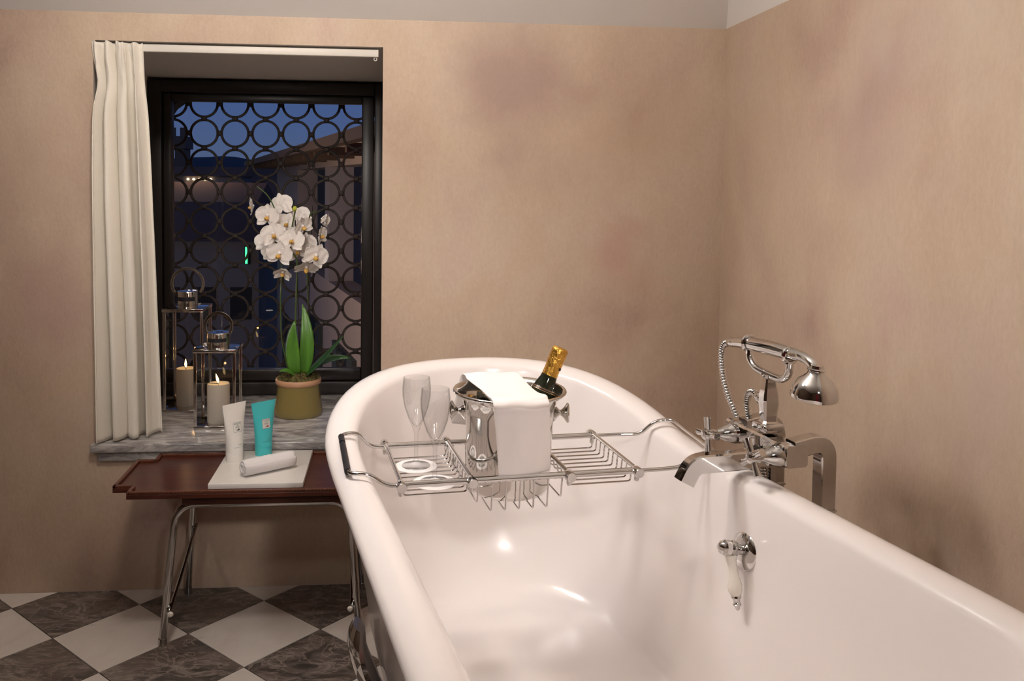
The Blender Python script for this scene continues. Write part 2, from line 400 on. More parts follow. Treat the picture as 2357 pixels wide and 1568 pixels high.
# ================================================================== ROOM SHELL
D = 2.529          # back wall
XC = 0.979         # right wall
XL, YN, ZT = -2.1, -1.7, 2.5
ZC = 1.641         # spring line of the coved ceiling
WX0, WX1, WZ0, WZ1, WD = -0.832, -0.030, 0.40, 1.563, 3.08
V = []; Fc = []; fm = []
def quad(a, b, c, d, k=0):
    i = len(V); V.extend([a, b, c, d]); Fc.append((i, i + 1, i + 2, i + 3)); fm.append(k)
T = 0.75
quad((XL, D, 0), (WX0, D, 0), (WX0, D, ZC), (XL, D, ZC)); quad((WX1, D, 0), (XC, D, 0), (XC, D, ZC), (WX1, D, ZC))
quad((WX0, D, 0), (WX1, D, 0), (WX1, D, WZ0), (WX0, D, WZ0)); quad((WX0, D, WZ1), (WX1, D, WZ1), (WX1, D, ZC), (WX0, D, ZC))
quad((WX0, D, WZ0), (WX0, D + T, WZ0), (WX0, D + T, WZ1), (WX0, D, WZ1), 1); quad((WX1, D, WZ0), (WX1, D + T, WZ0), (WX1, D + T, WZ1), (WX1, D, WZ1), 1)
quad((WX0, D, WZ1), (WX1, D, WZ1), (WX1, D + T, 1.512), (WX0, D + T, 1.512), 1); quad((WX0, D, WZ0), (WX1, D, WZ0), (WX1, D + T, WZ0), (WX0, D + T, WZ0), 1)
quad((XL, D + T, -9), (WX0, D + T, -9), (WX0, D + T, 6), (XL, D + T, 6)); quad((WX1, D + T, -9), (XC + 3, D + T, -9), (XC + 3, D + T, 6), (WX1, D + T, 6))
quad((WX0, D + T, -9), (WX1, D + T, -9), (WX1, D + T, WZ0), (WX0, D + T, WZ0))
wb_ = mesh('wall_back', V, Fc, None, None, False, [M_PLASTER, M_REVEAL], fm); struct(wb_)
# masonry arch of the outer opening, in one dark stone tone
n = 14; ax0, ax1, az = WX0, WX1, 1.60
arch = []
for i in range(n + 1):
    t = PI * i / n; arch.append((0.5 * (ax0 + ax1) + 0.5 * (ax1 - ax0) * math.copysign(abs(math.cos(t)) ** 0.55, math.cos(t)), 1.20 + (1.505 - 1.20) * abs(math.sin(t)) ** 0.55))
poly = [(ax1, 6.0)] + [(ax1, 1.15)] + arch + [(ax0, 1.15), (ax0, 6.0)]
Va = [(x, D + 0.66, z) for x, z in poly] + [(x, D + T, z) for x, z in poly]; m_ = len(poly)
Fa = [tuple(range(m_)), tuple(range(m_, 2 * m_))[::-1]] + [(i, (i + 1) % m_, m_ + (i + 1) % m_, m_ + i) for i in range(m_)]
struct(mesh('trim_3', Va, Fa, principled('dark_stone_arch', (0.05, 0.040, 0.034), 0.9), None, False))

struct(mesh('wall_right', [(XC, D, 0), (XC, YN, 0), (XC, YN, ZC), (XC, D, ZC)], [(0, 1, 2, 3)], M_PLASTER, None, False))
M_DIMWALL = wood_mat('dark_unseen_walls', (0.07, 0.045, 0.032), (0.15, 0.10, 0.07), 0.5, (6, 6, 1))  # unseen walls coloured dark to dim chrome reflections and bounced light
struct(mesh('wall_left', [(XL, D, 0), (XL, YN, 0), (XL, YN, ZT), (XL, 1.455, ZT), (XL, D, ZC)], [(0, 1, 2, 3, 4)], M_DIMWALL, None, False))
struct(mesh('wall_front', [(XL, YN, 0), (XC, YN, 0), (XC, YN, ZC), (0.62, YN, ZT), (XL, YN, ZT)], [(0, 1, 2, 3, 4)], M_DIMWALL, None, False))
struct(mesh('ceiling', [(XL, D, ZC), (XC, D, ZC), (0.62, 1.455, ZT), (XL, 1.455, ZT), (XC, YN, ZC), (0.62, YN, ZT), (XL, YN, ZT)],
     [(0, 1, 2, 3), (1, 4, 5, 2), (3, 2, 5, 6)], M_CEIL, None, False))
# unseen red door, added behind the camera for a red reflection in the chrome
dr = struct(thing('added_red_door', (0.1, YN, 0), None, None))
box('door_leaf', -0.45, 0.45, YN + 0.005, YN + 0.045, 0.01, 2.0, M_DOOR, dr, 0.004)
for z0, z1 in ((0.15, 0.85), (1.0, 1.85)):
    box('panel', -0.33, 0.33, YN + 0.045, YN + 0.058, z0, z1, M_DOOR, dr, 0.005)
lathe('door_knob', [(0, 0), (0.012, 0), (0.012, 0.03), (0.028, 0.04), (0.026, 0.06), (0, 0.065)], M_DOORT, dr, (-0.38, YN + 0.045, 0.98), (0, 1, 0), 20)

# floor slab (grout) and tiles
fl = struct(mesh('floor', [(XL, YN, -0.006), (XC, YN, -0.006), (XC, D, -0.006), (XL, D, -0.006)], [(0, 1, 2, 3)], M_GROUT, None, False))
TS = 0.24; ang = 0.7874; u = Vector((math.cos(ang), math.sin(ang))); v = Vector((math.sin(ang), -math.cos(ang))); T0 = Vector((-0.860, 2.270))
g = 0.0011
full = {}
far_V, far_F, far_m = [], [], []
for i in range(-14, 22):
    for j in range(-14, 26):
        white = (i + j) % 2 == 0
        c0 = T0 + TS * (i * u + j * v)
        pl = [c0 + u * a * TS + v * b * TS + (u * s1 + v * s2) * g for a, b, s1, s2 in ((0, 0, 1, 1), (1, 0, -1, 1), (1, 1, -1, -1), (0, 1, 1, -1))]
        poly = clip_poly([tuple(p) for p in pl], XL, XC, YN, D - 0.001)
        if not poly: continue
        cxp = sum(p[0] for p in poly) / len(poly); cyp = sum(p[1] for p in poly) / len(poly)
        near = -1.15 < cxp < 0.15 and 1.75 < cyp
        if near:
            b0 = fl
            if len(poly) == 4 and abs(poly[0][0] - pl[0][0]) < 1e-9 and abs(poly[2][1] - pl[2][1]) < 1e-9:
                if white not in full:
                    o = prism('tile', [(p[0] - pl[0][0], p[1] - pl[0][1]) for p in poly], -0.008, 0.0, M_WTILE if white else M_DTILE, None, 0.0006); full[white] = o.data
                    o.parent = fl
                else: o = put(bpy.data.objects.new('tile', full[white]), fl)
                o.location = (pl[0][0], pl[0][1], 0)
            else:
                o = prism('tile', [(p[0] - cxp, p[1] - cyp) for p in poly], -0.008, 0.0, M_WTILE if white else M_DTILE); o.parent = fl; o.location = (cxp, cyp, 0)
        else:
            k = len(far_V); far_V += [(p[0], p[1], 0) for p in poly]; far_F.append(tuple(range(k, k + len(poly)))); far_m.append(0 if white else 1)
o = mesh('floor_tiling', far_V, far_F, None, fl, False, [M_WTILE, M_DTILE], far_m); o['kind'] = 'stuff'

# ---------------------------------------------------------------- window
box_ = box
w1 = struct(thing('window_1', (-0.43, WD, 0.43), None, None))
fx0, fx1, fz0, fz1 = WX0 + 0.002, WX1 - 0.002, 0.432, 1.518
box('stile', fx0, fx0 + 0.045, WD - 0.02, WD + 0.05, fz0, fz1, M_FRAME, w1, 0.003)
box('stile', fx1 - 0.032, fx1, WD - 0.02, WD + 0.05, fz0, fz1, M_FRAME, w1, 0.003)
box('rail', fx0 + 0.045, fx1 - 0.032, WD - 0.02, WD + 0.05, fz1 - 0.042, fz1, M_FRAME, w1, 0.003)
box('rail', fx0 + 0.045, fx1 - 0.032, WD - 0.02, WD + 0.05, fz0, fz0 + 0.045, M_FRAME, w1, 0.003)
sx0, sx1, sz0, sz1 = fx0 + 0.047, fx1 - 0.034, fz0 + 0.047, fz1 - 0.044
box('sash_stile', sx0, sx0 + 0.028, WD - 0.008, WD + 0.035, sz0, sz1, M_FRAME, w1, 0.004)
box('sash_stile', sx1 - 0.042, sx1, WD - 0.008, WD + 0.035, sz0, sz1, M_FRAME, w1, 0.004)
box('sash_rail', sx0 + 0.028, sx1 - 0.042, WD - 0.008, WD + 0.035, sz1 - 0.026, sz1, M_FRAME, w1, 0.004)
box('sash_rail', sx0 + 0.028, sx1 - 0.042, WD - 0.008, WD + 0.035, sz0, sz0 + 0.040, M_FRAME, w1, 0.004)
mesh('pane', [(sx0 + 0.02, WD + 0.012, sz0 + 0.03), (sx1 - 0.035, WD + 0.012, sz0 + 0.03), (sx1 - 0.035, WD + 0.012, sz1 - 0.02), (sx0 + 0.02, WD + 0.012, sz1 - 0.02)], [(0, 1, 2, 3)], M_PANE, w1, False)
# marble sill: slab, and the thinner course under its nose
o = box('trim_1', WX0 - 0.012, WX1 + 0.02, D - 0.022, WD + 0.16, 0.405, 0.430, M_SILL, None, 0.004); struct(o)
o = box('trim_2', WX0 + 0.005, WX1 + 0.01, D - 0.012, D + 0.10, 0.378, 0.405, M_SILL, None, 0.004); struct(o)

# ================================================================== BATHTUB
TH = 0.199; TO = Vector((0.2537, 1.8022, 0)); E1 = Vector((math.cos(TH), math.sin(TH), 0)); E2 = Vector((-math.sin(TH), math.cos(TH), 0))
def tubw(lx, lv, z): return TO + E1 * lx + E2 * lv + Vector((0, 0, z))
def rimz(lv):
    d = max(0, min(1, (lv + 0.11) / (0.4136 + 0.11))); return 0.6215 + 0.0964 * d * d * (3 - 2 * d)
def outline(w, vf, bf, vn, bn, taper=-0.0375, ex=2.03, nh=40, ns=16):
    P = []
    for i in range(nh + 1):
        t = PI * i / nh; c, s = math.cos(t), math.sin(t)
        P.append((w * math.copysign(abs(c) ** (2 / ex), c), vf + bf * abs(s) ** (2 / ex)))
    for i in range(1, ns): P.append((-w, vf + (vn - vf) * i / ns))
    for i in range(nh + 1):
        t = PI + PI * i / nh; c, s = math.cos(t), math.sin(t)
        P.append((w * math.copysign(abs(c) ** (2 / ex), c), vn - bn * abs(s) ** (2 / ex)))
    for i in range(1, ns): P.append((w, vn + (vf - vn) * i / ns))
    return [(x * (1 + taper * min(v_, 0)), v_) for x, v_ in P]
RW, RH = 0.034, 0.019
def rim_out(o): return outline(0.3883 - RW + o, 0.0, 0.4136 - RW + o, -0.86, 0.40 - RW + o)
def lerp_out(A, B, t): return [(a[0] * (1 - t) + b[0] * t, a[1] * (1 - t) + b[1] * t) for a, b in zip(A, B)]
rings = []
BOTZ, OUTZ = 0.205, 0.145
IN_A, IN_B = rim_out(-RW), outline(0.232, -0.04, 0.165, -0.82, 0.22)
OUT_A, OUT_B = rim_out(-0.018), outline(0.245, -0.05, 0.18, -0.82, 0.24)
rings.append(([(x * 0.02, v_ * 0.02 - 0.4) for x, v_ in OUT_B], 'abs', OUTZ))
for t, zf in ((1.0, 0.0), (0.8, 0.03), (0.6, 0.12), (0.42, 0.28), (0.27, 0.5), (0.13, 0.78), (0.05, 0.93)):
    rings.append((lerp_out(OUT_A, OUT_B, t), 'mix', (zf, OUTZ, -RH)))
for k in range(15):
    a = -PI * 0.55 + (PI * 1.05 + PI * 0.5) * k / 14
    rings.append((rim_out(RW * math.cos(a)), 'rim', RH * math.sin(a)))
for t, zf in ((0.03, 0.96), (0.07, 0.86), (0.12, 0.74), (0.18, 0.60), (0.25, 0.46), (0.33, 0.34), (0.43, 0.225), (0.55, 0.135), (0.68, 0.07), (0.82, 0.028), (1.0, 0.005)):
    rings.append((lerp_out(IN_A, IN_B, t), 'mix', (zf, BOTZ, 0.0)))
for t in (0.8, 0.5, 0.2, 0.02):
    rings.append(([(x * t, (v_ + 0.43) * t - 0.43) for x, v_ in IN_B], 'abs', BOTZ - 0.004 * (1 - t)))
V, Fc = [], []; NR = len(rings[0][0])
for P, kind, p in rings:
    for x, v_ in P:
        if kind == 'abs': z = p
        elif kind == 'rim': z = rimz(v_) + p
        else: zf, zb, dz = p; z = zb + (rimz(v_) + dz - zb) * zf
        V.append(tubw(x, v_, z))
for a in range(len(rings) - 1):
    for k in range(NR):
        l = (k + 1) % NR; Fc.append((a * NR + k, a * NR + l, (a + 1) * NR + l, (a + 1) * NR + k))
Fc.append(tuple(range(NR))[::-1]); Fc.append(tuple(range((len(rings) - 1) * NR, len(rings) * NR)))
tub = thing('bathtub', tuple(tubw(0, -0.43, 0)), 'large white enamel freestanding bathtub with rolled rim filling the right foreground', 'bathtub')
mesh('tub_shell', V, Fc, M_ENAMEL, tub)
def inner_wall(z, lv):
    A, B = 0.3883 - 2 * RW, 0.232; k = (z - BOTZ) / (rimz(lv) - BOTZ)
    pts = [(0.0, 1.0), (0.03, 0.96), (0.07, 0.86), (0.12, 0.74), (0.18, 0.60), (0.25, 0.46), (0.33, 0.34)]
    for (t0, z0), (t1, z1) in zip(pts, pts[1:]):
        if z1 <= k <= z0: t = t0 + (t1 - t0) * (z0 - k) / (z0 - z1); return (A * (1 - t) + B * t) * (1 - 0.0375 * min(lv, 0))
    return B
# chrome claw feet
def foot(lx, lv):
    s = 1 if lx > 0 else -1
    path = catmull([tubw(lx * 1.23, lv, 0.335), tubw(lx * 1.24, lv, 0.295), tubw(lx * 1.17, lv, 0.235), tubw(lx * 1.03, lv, 0.145), tubw(lx * 0.93, lv, 0.075), tubw(lx * 1.0, lv, 0.030)], 5)
    n = len(path); rr = [0.014 + 0.036 * math.sin(PI * min(1, (i + 2) / n) ** 0.9) for i in range(n)]
    f = sweep('tub_foot', path, M_CHROME, tub, rr, 14, section=[(0.42 * math.cos(2 * PI * k / 14), 1.25 * math.sin(2 * PI * k / 14)) for k in range(14)], up=E2)
    b = tubw(lx * 1.0, lv, 0)
    lathe('claw_ball', [(0, 0.0), (0.022, 0.003), (0.030, 0.016), (0.026, 0.034), (0, 0.044)], M_CHROME, f, tuple(b), (0, 0, 1), 16)
for lx, lv in ((-0.275, -0.10), (0.275, -0.10), (-0.275, -0.80), (0.275, -0.80)): foot(lx, lv)
# pop-up waste lever on the inner wall
LV, LZ = -0.375, 0.520
lw = inner_wall(LZ, LV); nrm = (-E1 * 0.96 + Vector((0, 0, 0.22))).normalized(); lb = tubw(lw + 0.003, LV, LZ)
plate = lathe('overflow_plate', [(0, -0.006), (0.036, -0.006), (0.0365, 0.001), (0.034, 0.006), (0.020, 0.011), (0.0, 0.012)], M_CHROME, tub, lb, nrm, 36, ang=60)
lathe('lever_hub', [(0, 0.008), (0.009, 0.008), (0.009, 0.020), (0.013, 0.022), (0.0145, 0.032), (0.0115, 0.034), (0.0145, 0.037), (0.0135, 0.046), (0.010, 0.048), (0.011, 0.052), (0.006, 0.057), (0, 0.058)], M_CHROME, plate, lb, nrm, 24, ang=50)
hd = (Vector((0, 0, -1)) - E2 * 0.22 - nrm * 0.05).normalized(); hb = lb + nrm * 0.034
lathe('lever_handle', [(0, 0.010), (0.0105, 0.011), (0.0112, 0.014), (0.0095, 0.018), (0.0085, 0.030), (0.0105, 0.050), (0.0135, 0.064), (0.0120, 0.074), (0.0085, 0.081), (0, 0.082)], M_PORC, plate, hb, hd, 24, ang=60)
lathe('lever_finial', [(0, 0.080), (0.0085, 0.0805), (0.0095, 0.084), (0.006, 0.088), (0.006, 0.094), (0.0082, 0.096), (0.0045, 0.100), (0.004, 0.103), (0.0025, 0.106), (0, 0.107)], M_CHROME, plate, hb, hd, 20, ang=50)

# ================================================================== BATH MIXER + HAND SHOWER
LG = Vector((0.780, 1.593, 0)); f1 = Vector((math.cos(0.19), math.sin(0.19), 0)); f2 = Vector((-math.sin(0.19), math.cos(0.19), 0)); EZ = Vector((0, 0, 1))
BO = LG - f1 * 0.072
def fm_(a, b, z): return BO + f1 * a + f2 * b + EZ * z
mix = thing('bath_mixer', (LG.x, LG.y, 0), 'chrome freestanding bath mixer tap with two square standpipes beside the tub rim', 'tap')
sq = rsq(0.032, 0.028, 0.002)
for sgn in (1, -1):
    p = bend([fm_(0.072, 0.075 * sgn, 0.0), fm_(0.072, 0.075 * sgn, 0.714), fm_(0.0, 0.075 * sgn, 0.702)], 0.038, 8)
    sp = sweep('standpipe', p, M_CHROME, mix, section=sq, up=f2, ang=25)
    box('collar', *[c for k in range(3) for c in ((fm_(0.072, 0.075 * sgn, 0.585))[k] - (0.0155, 0.0175, 0.002)[k], (fm_(0.072, 0.075 * sgn, 0.585))[k] + (0.0155, 0.0175, 0.002)[k])], M_CHROME, sp, 0, Matrix.Rotation(0.19, 3, 'Z'))
    box('inlet_panel', *[c for k in range(3) for c in ((fm_(0.056, 0.075 * sgn, 0.545))[k] - (0.001, 0.011, 0.030)[k], (fm_(0.056, 0.075 * sgn, 0.545))[k] + (0.001, 0.011, 0.030)[k])], M_BLACK, sp, 0, Matrix.Rotation(0.19, 3, 'Z'))
    fp = fm_(0.072, 0.075 * sgn, 0)
    lathe('floor_flange', [(0, 0), (0.035, 0), (0.035, 0.006), (0.024, 0.012), (0, 0.012)], M_CHROME, sp, tuple(fp), (0, 0, 1), 24)
# body: waisted bar between the two elbows
path = [fm_(-0.004, 0.098 - 0.196 * i / 14, 0.694) for i in range(15)]
rr = [1.0 - 0.22 * math.sin(PI * i / 14) + (0.15 if 5 <= i <= 9 else 0) for i in range(15)]
sweep('mixer_body', path, M_CHROME, mix, rr, section=rsq(0.044, 0.040, 0.004), ang=25)
for sgn in (1, -1):
    st = lathe('valve_stem', [(0, 0.010), (0.023, 0.010), (0.023, 0.024), (0.014, 0.046), (0.008, 0.060), (0.008, 0.070), (0.010, 0.073), (0, 0.075)], M_CHROME, mix, tuple(fm_(0, 0.075 * sgn, 0.692)), tuple(-f1), 20)
    ch = fm_(-0.080, 0.075 * sgn, 0.692); tl = 0.10 if sgn > 0 else 0.55
    for k in range(2):
        d = (EZ * math.cos(tl + k * PI / 2) + f2 * math.sin(tl + k * PI / 2)).normalized()
        sweep('handle_arm', [ch - d * 0.034, ch - d * 0.024, ch, ch + d * 0.024, ch + d * 0.034], M_CHROME, st, [1.15, 1.0, 0.8, 1.0, 1.15], section=[(0.0062 * math.cos(2 * PI * q / 10), 0.0062 * math.sin(2 * PI * q / 10)) for q in range(10)])
    lathe('handle_cap', [(0, 0.066), (0.0105, 0.068), (0.0105, 0.088), (0.007, 0.091), (0, 0.092)], M_CHROME, st, tuple(fm_(0, 0.075 * sgn, 0.692)), tuple(-f1), 20)
# spout
sp_ = bend([fm_(0.010, -0.012, 0.674), fm_(-0.06, -0.012, 0.667), fm_(-0.162, -0.012, 0.667), fm_(-0.180, -0.012, 0.634)], 0.020, 7)
ns_ = len(sp_); sec = rsq(0.036, 0.026, 0.003)
sweep('spout', sp_, M_CHROME, mix, [1.25 if i == 0 else 1.12 - 0.2 * math.sin(PI * min(1, i / 3)) if i < 3 else 0.95 for i in range(ns_)], section=sec, up=f2, ang=25)
box('spout_block', *[c for k in range(3) for c in ((fm_(0.0, -0.012, 0.682))[k] - (0.019, 0.022, 0.025)[k], (fm_(0.0, -0.012, 0.682))[k] + (0.019, 0.022, 0.025)[k])], M_CHROME, mix, 0.003, Matrix.Rotation(0.19, 3, 'Z'))
# cradle post, foot and fork
box('post_foot', *[c for k in range(3) for c in ((fm_(0.0, -0.004, 0.724))[k] - (0.022, 0.022, 0.008)[k], (fm_(0.0, -0.004, 0.724))[k] + (0.022, 0.022, 0.008)[k])], M_CHROME, mix, 0.004, Matrix.Rotation(0.19, 3, 'Z'))
pp = [fm_(0, -0.004, z) for z in (0.728, 0.736, 0.750, 0.768, 0.786, 0.804, 0.816, 0.823)]
sweep('cradle_post', pp, M_CHROME, mix, [1.25, 0.9, 0.92, 1.05, 1.0, 0.75, 0.65, 0.9], section=rsq(0.029, 0.029, 0.004), ang=25)
fk = catmull([fm_(0, 0.063, 0.860), fm_(0, 0.060, 0.842), fm_(0, 0.040, 0.827), fm_(0, 0.0, 0.822), fm_(0, -0.040, 0.822), fm_(0, -0.060, 0.836), fm_(0, -0.064, 0.858)], 5)
sweep('cradle_fork', fk, M_CHROME, mix, 0.0075, 12)
def ring_pts(c, axis, r, n=20):
    a, b, d = frame_from(axis); return [c + a * r * math.cos(2 * PI * i / n) + b * r * math.sin(2 * PI * i / n) for i in range(n)]
for b_ in (0.064, -0.064):
    sweep('cradle_ring', ring_pts(fm_(0, b_, 0.870), f2, 0.0135), M_CHROME, mix, 0.0045, 8, closed=True)
# hose outlet elbow on the post and hose connection below
hs = thing('hand_shower', tuple(fm_(0, 0, 0.858)), 'chrome telephone style hand shower with ribbed hose lying on the tap cradle', 'hand shower')
hp = catmull([fm_(0, 0.118, 0.862), fm_(0, 0.070, 0.869), fm_(0, 0.0, 0.873), fm_(0, -0.062, 0.874), fm_(0, -0.098, 0.875), fm_(0, -0.124, 0.869), fm_(0, -0.138, 0.855)], 6)
nh_ = len(hp)
sweep('shower_handle', hp, M_CHROME, hs, [0.0095 + 0.0045 * math.sin(PI * min(1, i / (nh_ * 0.62))) for i in range(nh_)], 16)
hdx = (Vector((0, 0, -1)) + f2 * 0.10).normalized()
hd_ = lathe('shower_head', [(0, -0.012), (0.0105, -0.011), (0.012, -0.003), (0.016, 0.005), (0.029, 0.016), (0.037, 0.028), (0.0405, 0.042), (0.040, 0.047), (0.0365, 0.049), (0, 0.047)], M_CHROME, hs, tuple(fm_(0, -0.138, 0.857)), tuple(hdx), 36, ang=50)
sweep('head_collar', ring_pts(fm_(0, -0.138, 0.860), hdx, 0.0125), M_CHROME, hs, 0.003, 8, closed=True)
lathe('hose_nut', [(0, 0), (0.010, 0), (0.0105, 0.018), (0.0085, 0.022), (0, 0.022)], M_CHROME, hs, tuple(fm_(0, 0.112, 0.8628)), tuple((f2 * 0.98 - EZ * 0.12)), 12)
def ribbed(name, pts, parent, r=0.0076, pitch=0.0058):
    P = catmull(pts, 10); L = [0]
    for a, b in zip(P, P[1:]): L.append(L[-1] + (b - a).length)
    n = int(L[-1] / pitch) * 3; Q = []; k = 0
    for i in range(n + 1):
        s = L[-1] * i / n
        while k < len(L) - 2 and L[k + 1] < s: k += 1
        t = (s - L[k]) / max(1e-9, L[k + 1] - L[k]); Q.append(P[k].lerp(P[k + 1], t))
    return sweep(name, Q, M_CHROME, parent, [r * (1.0, 1.0, 0.66)[i % 3] for i in range(n + 1)], 12, ang=80)
ribbed('hose', [fm_(0.0, 0.128, 0.860), fm_(0.0, 0.150, 0.852), fm_(0.002, 0.163, 0.830), fm_(0.004, 0.160, 0.79), fm_(0.008, 0.147, 0.75), fm_(0.018, 0.130, 0.71), fm_(0.035, 0.116, 0.65), fm_(0.045, 0.105, 0.57), fm_(0.05, 0.08, 0.42), fm_(0.05, 0.02, 0.34), fm_(0.05, 0.035, 0.45), fm_(0.05, 0.065, 0.56), fm_(0.042, 0.078, 0.64), fm_(0.022, 0.086, 0.705), fm_(0.012, 0.083, 0.745), fm_(0.006, 0.070, 0.768), fm_(0.003, 0.052, 0.776), fm_(0.002, 0.036, 0.773)], hs)
lathe('hose_elbow', [(0, 0), (0.0085, 0), (0.0105, 0.006), (0.0125, 0.014), (0.010, 0.022), (0, 0.022)], M_CHROME, hs, tuple(fm_(0.002, 0.036, 0.773)), tuple(-f2 - EZ * 0.12), 16)

# ================================================================== BATH RACK
PH = 0.125; r1 = Vector((math.cos(PH), math.sin(PH), 0)); r2 = Vector((-math.sin(PH), math.cos(PH), 0)); RC = Vector((0.230, 1.716, 0)); RZ = 0.627
def rk(a, b, z): return RC + r1 * a + r2 * b + EZ * z
rack = thing('bath_rack', tuple(rk(0, 0, RZ)), 'chrome wire bath rack with three baskets laid across the tub', 'bath rack')
RODS = {1: [(-0.322, 0.0, 0.658), (-0.323, 0.084, 0.666), (-0.290, 0.092, 0.667), (-0.258, 0.116, RZ), (0.275, 0.116, RZ), (0.332, 0.102, RZ + 0.002), (0.360, 0.088, 0.661), (0.398, 0.082, 0.664), (0.395, 0.0, 0.660)],
        -1: [(-0.322, 0.0, 0.658), (-0.321, -0.116, 0.651), (-0.288, -0.120, 0.652), (-0.254, -0.123, RZ), (0.275, -0.123, RZ), (0.322, -0.124, RZ + 0.002), (0.350, -0.127, 0.654), (0.391, -0.126, 0.656), (0.395, 0.0, 0.660)]}
for s in (1, -1):
    sweep('slide_rod', bend([rk(*q) for q in RODS[s]], 0.018, 5), M_CHROME, rack, 0.0040, 10)
    sweep('outer_rail', [rk(-0.228, 0.120 * s, RZ), rk(0.0, 0.120 * s, RZ), rk(0.228, 0.120 * s, RZ)], M_CHROME, rack, 0.0062, 14)
for b0, b1 in ((-0.100, 0.035), (0.043, 0.078)):
    sweep('rubber_grip', [rk(-0.3225, b, 0.658 + 0.075 * b) for b in (b0, (b0 + b1) / 2, b1)], M_BLACK, rack, 0.0062, 10)
for a in (-0.228, -0.097, 0.092, 0.228):
    bar = sweep('cross_bar', [rk(a, -0.128, RZ + 0.004), rk(a, 0, RZ + 0.004), rk(a, 0.128, RZ + 0.004)], M_CHROME, rack, 0.0042, 10)
    for s in (1, -1):
        lathe('end_knob', [(0, -0.012), (0.0085, -0.012), (0.0095, -0.010), (0.0095, 0.010), (0.0085, 0.012), (0, 0.012)], M_CHROME, bar, tuple(rk(a, 0.128 * s, RZ)), tuple(r2), 20)
        lathe('set_screw', [(0, 0.0), (0.0045, 0.0), (0.0055, 0.006), (0.004, 0.011), (0, 0.012)], M_CHROME, bar, tuple(rk(a, 0.124 * s, RZ - 0.008)), (0, 0, -1), 12)
for a0, a1, dep in ((-0.228, -0.097, 0.024), (0.092, 0.228, 0.024)):
    for k in range(10):
        b = -0.108 + 0.216 * k / 9
        sweep('basket_wire', bend([rk(a0 + 0.004, b, RZ + 0.002), rk(a0 + 0.006, b, RZ - dep), rk(a1 - 0.006, b, RZ - dep), rk(a1 - 0.004, b, RZ + 0.002)], 0.006, 3), M_CHROME, rack, 0.0016, 6)
for k in range(7):
    a = -0.084 + 0.163 * k / 6; dep = 0.064 if 0 < k < 6 else 0.045
    sweep('basket_wire', bend([rk(a, -0.121, RZ - 0.003), rk(a, -0.113, RZ - dep), rk(a, 0.113, RZ - dep), rk(a, 0.121, RZ - 0.003)], 0.008, 3), M_CHROME, rack, 0.0017, 6)
# ---------------------------------------------------------------- coasters + flutes
def coaster(x, y, label):
    o = lathe('coaster', [(0, 0), (0.0425, 0), (0.0430, 0.0008), (0.0425, 0.0016), (0, 0.0016)], M_PAPER, None, (x, y, RZ - 0.024 + 0.0018), (0, 0, 1), 48)
    return tag(o, label, 'coaster', 'paper coasters under the glasses')
def flute(x, y, label):
    zb = RZ - 0.024 + 0.0036
    prof = [(0, 0.0), (0.0285, 0.0), (0.0290, 0.0008), (0.0280, 0.0018), (0.012, 0.0040), (0.0055, 0.008), (0.0040, 0.016), (0.0036, 0.045), (0.0042, 0.066), (0.0085, 0.080), (0.0165, 0.098), (0.0240, 0.120), (0.0280, 0.142), (0.0285, 0.158), (0.0266, 0.1790), (0.0262, 0.1802), (0.0254, 0.1802), (0.0250, 0.1790), (0.0272, 0.158), (0.0267, 0.142), (0.0227, 0.120), (0.0152, 0.0985), (0.0070, 0.084), (0, 0.0795)]
    t = thing('champagne_flute', (x, y, zb), label, 'glass', 'champagne flutes on the rack')
    lathe('flute_glass', prof, M_GLASS, t, (x, y, zb), (0, 0, 1), 40, ang=70)
    return t
coaster(0.051, 1.738, 'round white paper coaster under the rear champagne flute')
flute(0.051, 1.738, 'empty champagne flute farther back on the rack, nearer the orchid')
coaster(0.084, 1.640, 'round white paper coaster under the front champagne flute')
flute(0.084, 1.640, 'empty champagne flute standing in front of its twin, next to the ice bucket')

# ---------------------------------------------------------------- ice bucket
BX, BY, BZ = 0.2345, 1.706, RZ - 0.0620
bk = thing('champagne_bucket', (BX, BY, BZ), 'polished steel champagne bucket with flared knob handles standing in the rack', 'bucket')
lathe('bucket_body', [(0, 0), (0.066, 0), (0.076, 0.004), (0.0815, 0.014), (0.0835, 0.03), (0.0845, 0.08), (0.0865, 0.13), (0.0895, 0.160), (0.0945, 0.180), (0.1025, 0.193), (0.1115, 0.1985), (0.1135, 0.2015), (0.1115, 0.2045), (0.1065, 0.2040), (0.1000, 0.196),
      (0.0925, 0.181), (0.0870, 0.160), (0.0840, 0.13), (0.0820, 0.08), (0.0805, 0.03), (0.074, 0.012), (0, 0.010)], M_STEEL, bk, (BX, BY, BZ), (0, 0, 1), 72, ang=70)
for s in (1, -1):
    ka = Vector((s * math.cos(-0.12), s * math.sin(-0.12), 0))
    lathe('knob_handle', [(0, -0.006), (0.017, -0.006), (0.018, 0.0), (0.011, 0.006), (0.0058, 0.011), (0.0056, 0.014), (0.011, 0.020), (0.0190, 0.025), (0.0205, 0.027), (0.0185, 0.0295), (0, 0.031)], M_STEEL, bk,
          (BX + ka.x * 0.0885, BY + ka.y * 0.0885, BZ + 0.158), tuple(ka), 28, ang=50)

